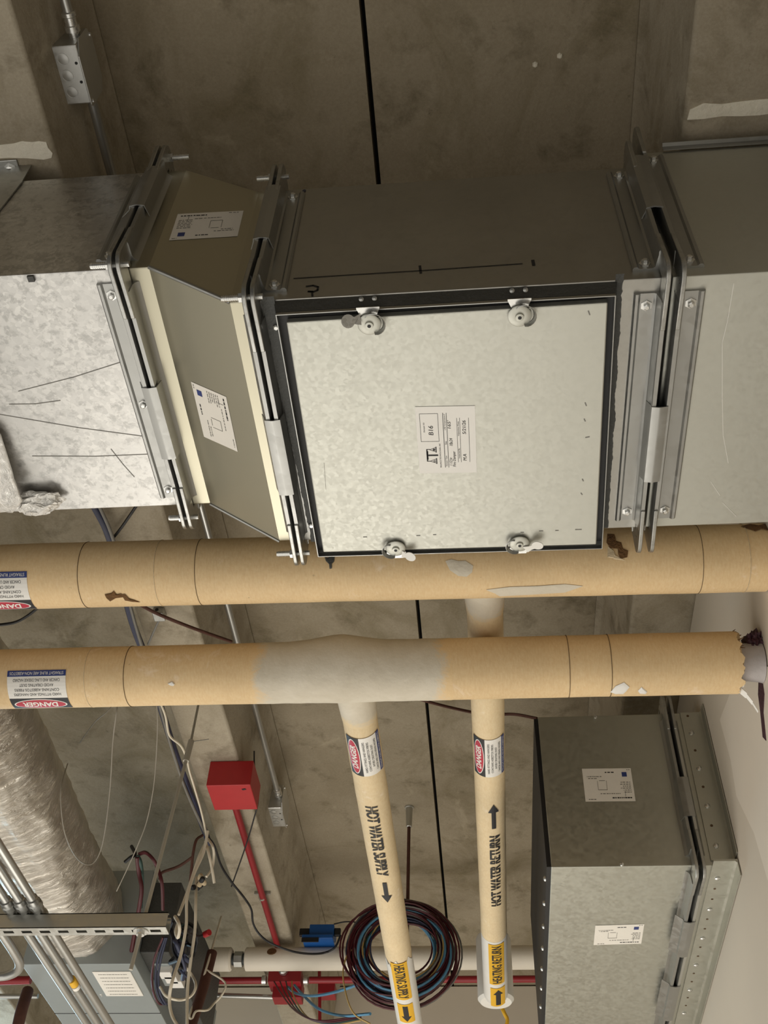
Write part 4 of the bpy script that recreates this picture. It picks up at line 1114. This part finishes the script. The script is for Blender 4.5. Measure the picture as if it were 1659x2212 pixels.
zu = 1.86; b0 = at(46, 2084, z=zu); b1 = at(291, 2084, z=zu); yU = b0.y
unit = thing('terminal_unit', 'grey painted air terminal unit at the foot of the silver flexible duct', 'air unit', ((b0.x + b1.x) / 2, yU, zu))
MB().box(b0.x, b1.x, yU, yU + 1.4, zu, zu + .40).build('casing', M['boxgrey'], unit, 0, .003)
ys = at(200, 2189, z=zu).y
MB().box(b0.x - .001, b1.x + .001, ys - .002, ys + .002, zu - .001, zu + .001).build('panel_joint', M['black'], unit)
l0_, l1_, l2_ = at(199, 2098, z=zu), at(277, 2098, z=zu), at(293, 2150, z=zu)
MB().box(l0_.x, l1_.x + .01, l0_.y, l2_.y, zu - .004, zu).build('data_plate', M['paper'], unit, 0, .002, label='blank-looking pale data plate')
lb = Label()
rnd = random.Random(3)
for i in range(7):
    y = l0_.y + .02 + i * .03; lb.scribble(l0_.x + .02, y, l1_.x - .01, y + .004, M['wireG'], 0, rnd)
lb.build('data_printing', lambda x, y, l: V((x, y, zu - .0046)), unit)
MB().box(b1.x + .002, b1.x + .12, yU + .03, yU + .9, zu + .06, zu + .36).build('control_box', M['mastic'], unit, 0, .004, label='dark control enclosure')
for k in range(3):
    c = at(358 + k * 12, 2108 + k * 10, z=zu + .03)
    MB().box(c.x - .025, c.x + .025, c.y - .03, c.y + .03, c.z, c.z + .03).build('terminal_block', M['lwhite'], unit, 0, .002)
MB().box(at(345, 2105, z=zu + .06).x, at(378, 2105, z=zu + .06).x, at(345, 2080, z=zu + .06).y, at(345, 2128, z=zu + .06).y, zu + .055, zu + .10).build('controller', M['boxgrey'], unit, 0, .003)

# ------------------------------------------------------------------ far end: white pipe, red conduit, boxes
YP = 4.72
wz = at(850, 2070, y=YP).z; RWp = .051
def wp_(u, v=2070): return at(u, v, y=YP)
wpx = thing('white_pipe', 'white wrapped pipe running across in front of the far wall', 'pipe', V((wp_(850).x, YP, wz - RWp)))
a_, b_ = V((wp_(531).x, YP, wz)), V((XW - .004, YP, wz))
MB().tube([a_, a_ + V((.004, 0, 0)), b_], [RWp - .006, RWp, RWp], 32).build('wrap', M['whitewrap'], wpx, 40)
c0_, c1__ = V((wp_(455).x, YP, wz)), V((wp_(502).x, YP, wz))
MB().tube([c0_, c0_ + V((.008, 0, 0)), c1__ - V((.008, 0, 0)), c1__], [RWp - .008, RWp * 1.02, RWp * 1.02, RWp - .008], 28).build('wrap', M['whitewrap'], wpx, 40, label='short separate white wrap')
MB().tube([c1__ - V((.01, 0, 0)), a_ + V((.01, 0, 0))], .026, 20).build('bare_fitting', M['darkpipe'], wpx)
MB().lathe([(.030, -.02), (.036, -.018), (.036, .018), (.030, .02)], (c1__ + a_) / 2, (1, 0, 0), 8).build('union_nut', M['strut'], wpx)
hp_ = at(587, 2056, y=YP - RWp)
MB().lathe([(.004, 0), (.022, .001), (.020, .004)], hp_, (0, -.8, .4), 16).build('torn_hole', M['torn'], wpx)

YR = 5.02
rz_ = at(700, 2117, y=YR).z
rcon = thing('red_conduit', 'red conduit running across below the white wrapped pipe', 'conduit', V((at(700, 2117, y=YR).x, YR, rz_)))
MB().tube([V((at(440, 2117, y=YR).x, YR, rz_)), V((at(566, 2117, y=YR).x, YR, rz_))], .016, 14).build('tube', M['redpipe'], rcon)
MB().tube([V((at(668, 2117, y=YR).x, YR, rz_)), V((XW - .004, YR, rz_))], .016, 14).build('tube', M['redpipe'], rcon)
for u in (571, 661): MB().lathe([(.017, -.012), (.022, -.010), (.022, .010), (.017, .012)], V((at(u, 2117, y=YR).x, YR, rz_)), (1, 0, 0), 12).build('connector', M['bolt'], rcon)
r2 = thing('alarm_box', 'dark red junction box below the white pipe with wires spilling out', 'box', V((at(615, 2120, y=YR).x, YR, rz_ - .1)))
MB().box(at(580, 2100, y=YR - .05).x, at(650, 2100, y=YR - .05).x, YR - .05, YR + .06, at(600, 2121, y=YR - .05).z, at(600, 2092, y=YR - .05).z).build('box_body', M['redpipe'], r2, 0, .003)
MB().box(at(590, 2130, y=YR).x, at(652, 2130, y=YR).x, YR, YR + .08, at(600, 2155, y=YR).z, at(600, 2121, y=YR).z + .004).build('open_lid', M['redpipe'], r2, 0, .003)
MB().lathe([(.018, 0), (.022, .01), (.022, .03), (.016, .035)], at(613, 2100, y=YR - .055), (0, -1, 0), 14).build('connector', M['bolt'], r2)
conduit('conduit', 'thin pale conduit below the dark red junction box', [at(470, 2150, y=5.06), at(608, 2155, y=5.06)], .012, 'conduit')
conduit('conduit', 'thin pale conduit at the lower left beside the terminal unit', [at(-40, 2152, y=4.4), at(82, 2152, y=4.4)], .010, 'conduit')
conduit('red_pipe', 'dark red pipe at the left edge behind the bent conduit', [at(-40, 2120, y=4.62), at(66, 2117, y=4.62)], .018, 'redpipe', 'pipe')
conduit('rusty_pipe', 'rusty brown pipe slanting down beside the hanging white cables', [at(458, 2058, y=4.35), at(440, 2130, y=4.3), at(408, 2230, y=4.2)], .022, 'rust', 'pipe')
conduit('rusty_pipe', 'rusty brown pipe at the lower left corner behind the conduits', smooth_path([at(60, 2140, y=4.35), at(46, 2185, y=4.3), at(36, 2230, y=4.3)], 5), .024, 'rust', 'pipe')
rs = thing('sprinkler_device', 'small dark red device on a dropper right of the red junction box', 'device', at(705, 2140, y=5.1))
MB().box(at(688, 2140, y=5.1).x, at(724, 2140, y=5.1).x, 5.08, 5.16, at(700, 2150, y=5.1).z, at(700, 2126, y=5.1).z).build('device_body', M['redpipe'], rs, 0, .004)
MB().tube([at(690, 2094, y=5.12), at(691, 2210, y=5.12)], .008, 10).build('dropper', M['redpipe'], rs)

# blue controller held by black clips above the white pipe
YB = 4.62; bz0, bz1 = at(690, 2032, y=YB).z, at(690, 1996, y=YB).z
bc = thing('blue_controller', 'small bright blue plastic box with black end clips above the white pipe', 'box', V((at(690, 2030, y=YB).x, YB, bz0)))
MB().box(at(668, 2010, y=YB).x, at(721, 2010, y=YB).x, YB, YB + .10, at(690, 2025, y=YB).z, bz1).build('box_body', M['blue'], bc, 0, .004)
MB().box(at(653, 2010, y=YB - .02).x, at(720, 2010, y=YB - .02).x, YB - .02, YB + .10, at(690, 2031, y=YB).z, at(690, 2022, y=YB).z).build('box_base', M['blue'], bc, 0, .004)
MB().box(at(653, 2010, y=YB - .022).x, at(690, 2010, y=YB - .022).x, YB - .024, YB - .019, at(690, 2040, y=YB).z, at(690, 2030, y=YB).z).build('clip', M['black'], bc, 0, .002)
for (ua_, ub2) in ((646, 668), (721, 735)):
    x0_, x1_ = at(ua_, 2010, y=YB).x, at(ub2, 2010, y=YB).x
    MB().box(x0_, x1_, YB + .01, YB + .03, at(690, 2018, y=YB).z, at(690, 2002, y=YB).z).build('clip', M['black'], bc, 0, .004)
MB().box(at(690, 2030, y=YB).x - .05, at(690, 2030, y=YB).x + .07, YB + .03, YB + .06, wz + RWp - .006, at(690, 2031, y=YB).z + .002).build('mounting_foot', M['strut'], bc)

# ------------------------------------------------------------------ cable coil
YK = 4.20; kc = at(868, 2052, y=YK); rnd = random.Random(12)
coil = thing('cable_coil', 'large loose coil of maroon, blue and grey cables hanging behind the supply pipe', 'cable coil', V((kc.x, YK, kc.z - .28)))
cols = ['wireR', 'wireR', 'wireB', 'wireR', 'wireG', 'wireR', 'wireN', 'wireR', 'wireR', 'wireY', 'wireR', 'wireG', 'wireN', 'wireR', 'wireD', 'wireR', 'wireN', 'wireR', 'wireR', 'wireB', 'wireR', 'wireK', 'wireR', 'wireG', 'wireR', 'wireN', 'wireR', 'wireG']
for i, cn in enumerate(cols):
    pts = []; R0 = .150 + .066 * rnd.random(); ox, oz = rnd.uniform(-.018, .018), rnd.uniform(-.02, .012); sq = rnd.uniform(.9, 1.05); ph = rnd.uniform(0, 6)
    turns = 3; K = 40
    for j in range(turns * K + 1):
        th = ph + 2 * math.pi * j / K; tt = j / K; r_ = R0 + .018 * math.sin(th * .5 + i) + .012 * noise.noise(V((tt * 3, i * 2.3, 1)))
        pts.append(V((kc.x + ox + r_ * math.cos(th), YK + .030 * noise.noise(V((tt * 4, i * 1.7, 7))) + .03 * (i / len(cols) - .5), kc.z + oz + r_ * sq * math.sin(th) * .96)))
    MB().tube(pts, .0040 if cn != 'wireB' else .0055, 6).build('cable_loop', M[cn], coil, 60)
def wire(name, label, pts, r, mat, cat='cable', group=None, k=6):
    return tag(MB().tube(smooth_path(pts, k), r, 6).build(name, M[mat], None, 60), label, cat, group)
K_ = lambda u, v, y=YK: at(u, v, y=y)
wire('hanging_wire', 'tan wire looping loosely left of the cable coil', [K_(775, 2042), K_(752, 2060), K_(741, 2100), K_(748, 2150), K_(765, 2190), K_(800, 2212)], .0035, 'wireY')
wire('blue_cable', 'pale blue cable sagging from the red junction box to the coil, upper one', [at(622, 2132, y=4.92), at(640, 2146, y=4.8), at(680, 2151, y=4.5), at(735, 2140, y=4.35), at(790, 2120, y=YK)], .006, 'wireB')
wire('blue_cable', 'pale blue cable sagging from the red junction box to the coil, lower one', [at(636, 2128, y=4.92), at(655, 2150, y=4.8), at(690, 2180, y=4.5), at(740, 2194, y=4.35), at(800, 2190, y=YK)], .006, 'wireB')
for i, (dx, mt, lab) in enumerate(((0, 'wireR', 'maroon wire spilling from the red junction box, topmost'), (8, 'wireR', 'maroon wire spilling from the red junction box, middle'), (16, 'wireD', 'dark green wire spilling from the red junction box'), (24, 'wireY', 'tan wire spilling from the red junction box towards the coil'))):
    wire('loose_wire', lab, [at(592 + dx * 1.6, 2120, y=4.95), at(610 + dx, 2150, y=4.8), at(640 + dx, 2185 + i * 4, y=4.62), at(690 + dx, 2205 + i * 3, y=4.4), at(780, 2195 + i * 3, y=4.3)], .0035, mt)

# ------------------------------------------------------------------ loose wires
def Zp(*l): return [at(u, v, z=z_) for u, v, z_ in l]
wire('blue_bundle', 'dark blue cable bundle running along the left beam from the foil scrap', Zp((200, 1085, 2.24), (240, 1170, 2.23), (285, 1340, 2.235), (318, 1430, 2.235), (348, 1530, 2.24), (378, 1625, 2.235), (410, 1710, 2.23), (440, 1790, 2.225), (452, 1822, 2.22)), .013, 'wireN')
wire('grey_cable', 'grey cable along the left edge of the dark blue bundle', Zp((211, 1085, 2.225), (246, 1170, 2.22), (290, 1340, 2.22), (345, 1525, 2.22), (372, 1620, 2.22), (405, 1715, 2.215), (450, 1815, 2.21)), .006, 'wireG')
wire('pale_wire', 'pale twisted wire bulging out beside the dark blue bundle below the thick pipe', Zp((345, 1515, 2.22), (357, 1545, 2.215), (366, 1588, 2.21), (390, 1610, 2.2), (402, 1635, 2.2), (410, 1668, 2.2), (430, 1735, 2.2), (440, 1775, 2.2), (447, 1812, 2.2)), .0045, 'wireW')
wire('black_cable', 'black cable drooping from the cable cluster to the white pipe and the blue box', Zp((440, 1800, 2.22), (462, 1825, 2.2), (478, 1870, 2.2), (500, 1905, 2.2), (528, 1940, 2.19), (543, 1965, 2.18), (547, 1995, 2.17), (562, 2020, 2.15), (590, 2040, 2.12), (640, 2057, 2.11)) + [at(690, 2060, y=4.6), at(722, 2048, y=4.6), at(736, 2020, y=4.6)], .0048, 'wireK')
wire('ceiling_wire', 'brown wire slanting across the beam between the two thick pipes', Zp((300, 1305, 2.235), (345, 1328, 2.23), (420, 1358, 2.24), (500, 1386, 2.3)), .0055, 'rust')
wire('ceiling_wire', 'thin dark wire dropping from the small bracket on the beam', Zp((348, 1330, 2.25), (335, 1358, 2.24), (320, 1392, 2.24)), .0035, 'wireG')
wire('ceiling_wire', 'thin dark wire slanting from the far side of the spangled duct', Zp((300, 1085, 2.25), (262, 1140, 2.25), (236, 1172, 2.25)), .0045, 'wireK')
wire('ceiling_wire', 'dark brown wire from the second thick pipe to the sleeve box by the wall', Zp((850, 1490, 2.35), (905, 1510, 2.35), (980, 1530, 2.35), (1050, 1543, 2.35), (1110, 1543, 2.35), (1160, 1552, 2.3)), .0055, 'rust')
wire('ceiling_wire', 'curved dark wire at the left edge between the thick pipes', Zp((85, 1310, 2.0), (60, 1330, 2.0), (30, 1345, 2.0), (-20, 1352, 2.0)), .0045, 'wireK')
wire('hanging_wire', 'thin grey wire hanging in a long loop against the flexible duct', Zp((256, 1455, 2.655), (255, 1490, 2.2), (254, 1520, 1.9), (244, 1600, 1.85), (238, 1700, 1.8), (226, 1800, 1.75), (212, 1850, 1.72), (192, 1868, 1.7), (165, 1852, 1.7), (140, 1800, 1.7), (131, 1730, 1.75), (134, 1690, 1.8), (146, 1650, 1.9)), .0019, 'threadwire')
wire('hanging_wire', 'long thin grey wire running down to the tip of the taped foil', Zp((339, 1520, 2.1), (340, 1580, 2.1), (333, 1690, 2.05), (318, 1770, 2.0), (300, 1820, 1.95), (278, 1870, 1.92), (252, 1925, 1.9)), .0019, 'threadwire')
wire('hanging_wire', 'short dark wire curving over the slab above the flexible duct', Zp((250, 1470, 2.655), (242, 1524, 2.4), (205, 1560, 2.4), (172, 1605, 2.4)), .0018, 'threadwire')
sbk = thing('beam_bracket', 'small galvanised bracket on the beam between the two thick pipes', 'bracket', at(346, 1320, z=ZB))
c = at(346, 1320, z=ZB); MB().box(c.x - .018, c.x + .018, c.y - .02, c.y + .02, ZB - .028, ZB - .001).build('bracket_body', M['plate'], sbk, 0, .003)
MB().cyl(c + V((-.004, -.021, -.012)), c + V((-.004, -.0195, -.012)), .006, 10).build('bolt_hole', M['black'], sbk)
wire('ceiling_wire', 'thin dark tie wire dangling across the red conduit from a hook in the beam', Zp((549, 1622, 2.38), (550, 1660, 2.33), (558, 1725, 2.25), (548, 1770, 2.22), (530, 1830, 2.2), (500, 1915, 2.2)), .0028, 'wireK')

# white cables at the left cluster
G = 'white cables hanging beside the strut'
def cl_(*l): return [at(u, v, z=z_) for u, v, z_ in l]
wire('white_cable', 'long white cable hanging lowest left of the cluster, curving out at the bottom edge', cl_((449, 1795, 2.18), (440, 1840, 2.1), (418, 1890, 2.0), (404, 1940, 1.9), (402, 2000, 1.8), (390, 2065, 1.7), (372, 2120, 1.6), (366, 2160, 1.55), (372, 2195, 1.5), (390, 2225, 1.45)), .0058, 'wireW', 'cable')
wire('white_cable', 'long white cable hanging straight down beside the rusty pipe', cl_((424, 1895, 2.1), (423, 1950, 1.95), (421, 2010, 1.85), (412, 2075, 1.75), (405, 2140, 1.65), (404, 2230, 1.5)), .0058, 'wireW')
wire('white_cable', 'white cable running from the beam down to the end of the slotted strut', cl_((447, 1815, 2.18), (430, 1850, 2.1), (412, 1905, 2.0), (398, 1945, 1.92), (386, 1976, 1.85)), .0055, 'wireW')
wire('white_cable', 'white cable stub with a cut end pointing down right of the cluster', cl_((444, 1818, 2.16), (450, 1840, 2.1), (457, 1872, 2.05), (463, 1908, 2.0)), .0058, 'wireW')
wire('white_cable', 'short looped white cable right of the cut stub', cl_((449, 1812, 2.17), (459, 1828, 2.12), (462, 1850, 2.1), (458, 1876, 2.06), (446, 1894, 2.02)), .0050, 'wireW')
wire('white_cable', 'white cable looping round in a wide bow low in the cluster', cl_((394, 2082, 1.8), (414, 2106, 1.78), (423, 2130, 1.72), (412, 2152, 1.68), (388, 2160, 1.66), (360, 2152, 1.66), (346, 2132, 1.7)), .0055, 'wireW')
wire('white_cable', 'thin kinked white cable hooking out to the right below the short white wrap', [at(447, 2096, y=4.3), at(486, 2122, y=4.3), at(480, 2148, y=4.3), at(462, 2168, y=4.3), at(448, 2182, y=4.25), at(424, 2184, y=4.2), at(415, 2200, y=4.2), at(410, 2192, y=4.2), at(430, 2140, y=4.3), at(448, 2084, y=4.3), at(478, 1980, y=4.45)], .0045, 'wireW', k=4)
wire('white_cable', 'white cable hook coming out of the black tangle beside the strut end', cl_((378, 1980, 1.85), (386, 1994, 1.8), (388, 2010, 1.78), (384, 2025, 1.77), (380, 2012, 1.8), (384, 1996, 1.84)), .0065, 'wireW')
for i, (du, mt, lab) in enumerate(((0, 'wireR', 'dull maroon cable bowing down left of the white cables'), (8, 'wireN', 'navy cable bowing down left of the white cables, inner one'), (14, 'wireN', 'navy cable bowing down left of the white cables, innermost'))):
    wire('bowed_cable', lab, cl_((352 + du * .6, 2025, 1.85), (334 + du, 2070, 1.8), (328 + du, 2110, 1.76), (332 + du, 2145, 1.72), (344 + du, 2168, 1.70), (362, 2166, 1.72)), .0045, mt)
rnd = random.Random(31)
tang = thing('cable_tangle', 'dark tangle of black control cables beside the end of the slotted strut', 'cables', at(390, 2020, z=1.9))
for i in range(14):
    a = (rnd.uniform(372, 412), rnd.uniform(1985, 2010)); p = [at(a[0] + rnd.uniform(-16, 18) + j * rnd.uniform(-2, 3), a[1] + j * rnd.uniform(14, 30), z=1.92 - .04 * j + rnd.uniform(-.03, .03)) for j in range(5)]
    MB().tube(smooth_path(p, 5), rnd.choice((.005, .007, .009)), 6).build('cable', M[rnd.choice(('wireK', 'wireK', 'wireK', 'wireD', 'wireN'))], tang, 60)
wire('red_cable', 'red cable arching over behind the threaded rod', cl_((300, 1845, 2.15), (315, 1842, 2.15), (332, 1858, 2.12), (342, 1880, 2.1), (350, 1910, 2.05), (352, 1965, 2.0)), .0075, 'wireR')
wire('red_cable', 'red cable hanging straight down left of the threaded rod', cl_((296, 1852, 2.13), (300, 1885, 2.1), (306, 1920, 2.05), (300, 1965, 2.0)) + [at(284, 2055, y=yU - .006)], .0085, 'wireR')
wire('green_cable', 'dark green cable hanging left of the threaded rod', cl_((297, 1848, 2.14), (304, 1866, 2.12), (307, 1900, 2.1), (304, 1960, 2.05)), .0085, 'wireD')
wire('black_cable', 'short black cable stub pointing up left of the threaded rod', cl_((284, 1828, 2.2), (292, 1845, 2.15), (282, 1852, 2.13), (270, 1862, 2.12)), .0070, 'wireK')
wire('brown_cable', 'brown cable bowing from the beam to the dark box behind the threaded rod', cl_((438, 1804, 2.2), (424, 1815, 2.17), (417, 1845, 2.12), (414, 1875, 2.08), (411, 1905, 2.04)), .0055, 'rust')
wire('brown_cable', 'brown cable slanting left from the cluster to the threaded rod', cl_((415, 1852, 2.15), (385, 1872, 2.14), (350, 1885, 2.12), (345, 1900, 2.1)), .0060, 'rust')
cb = thing('wire_cluster', 'loose pale connector cluster hanging among the white cables', 'connector', at(428, 1910, z=2.02))
rnd = random.Random(6)
for i in range(7):
    c = at(428 + rnd.uniform(-10, 12), 1908 + rnd.uniform(-16, 14), z=2.02 + rnd.uniform(-.02, .02)); d = V((rnd.uniform(-1, 1), rnd.uniform(-1, 1), rnd.uniform(-1, 1))).normalized()
    MB().lathe([(.006, 0), (.010, .004), (.010, .02), (.006, .026)], c, d, 10).build('connector_cap', M['tear' if i % 2 else 'black'], cb)
conduit('small_flag', 'small orange-red plug on a dark lead right of the white cables', [at(442, 2019, z=1.9), at(452, 2014, z=1.9)], .012, 'red', 'plug')
wire('thin_wire', 'thin dark lead of the orange-red plug', Zp((396, 2012, 1.84), (425, 2022, 1.88), (443, 2019, 1.9)), .005, 'wireK')
wire('hanging_wire', 'thin dark wire arching from the blue box to the supply pipe', [at(722, 1996, y=4.58), at(750, 1991, y=4.5), at(790, 1995, y=4.4), at(835, 2003, y=4.35)], .003, 'wireK')
wire('yellow_tape', 'yellow plastic ribbon end below the capped return pipe', [at(1082, 2172, y=4.3), at(1090, 2190, y=4.3), at(1096, 2204, y=4.3), at(1092, 2225, y=4.3)], .008, 'yellow', 'ribbon')
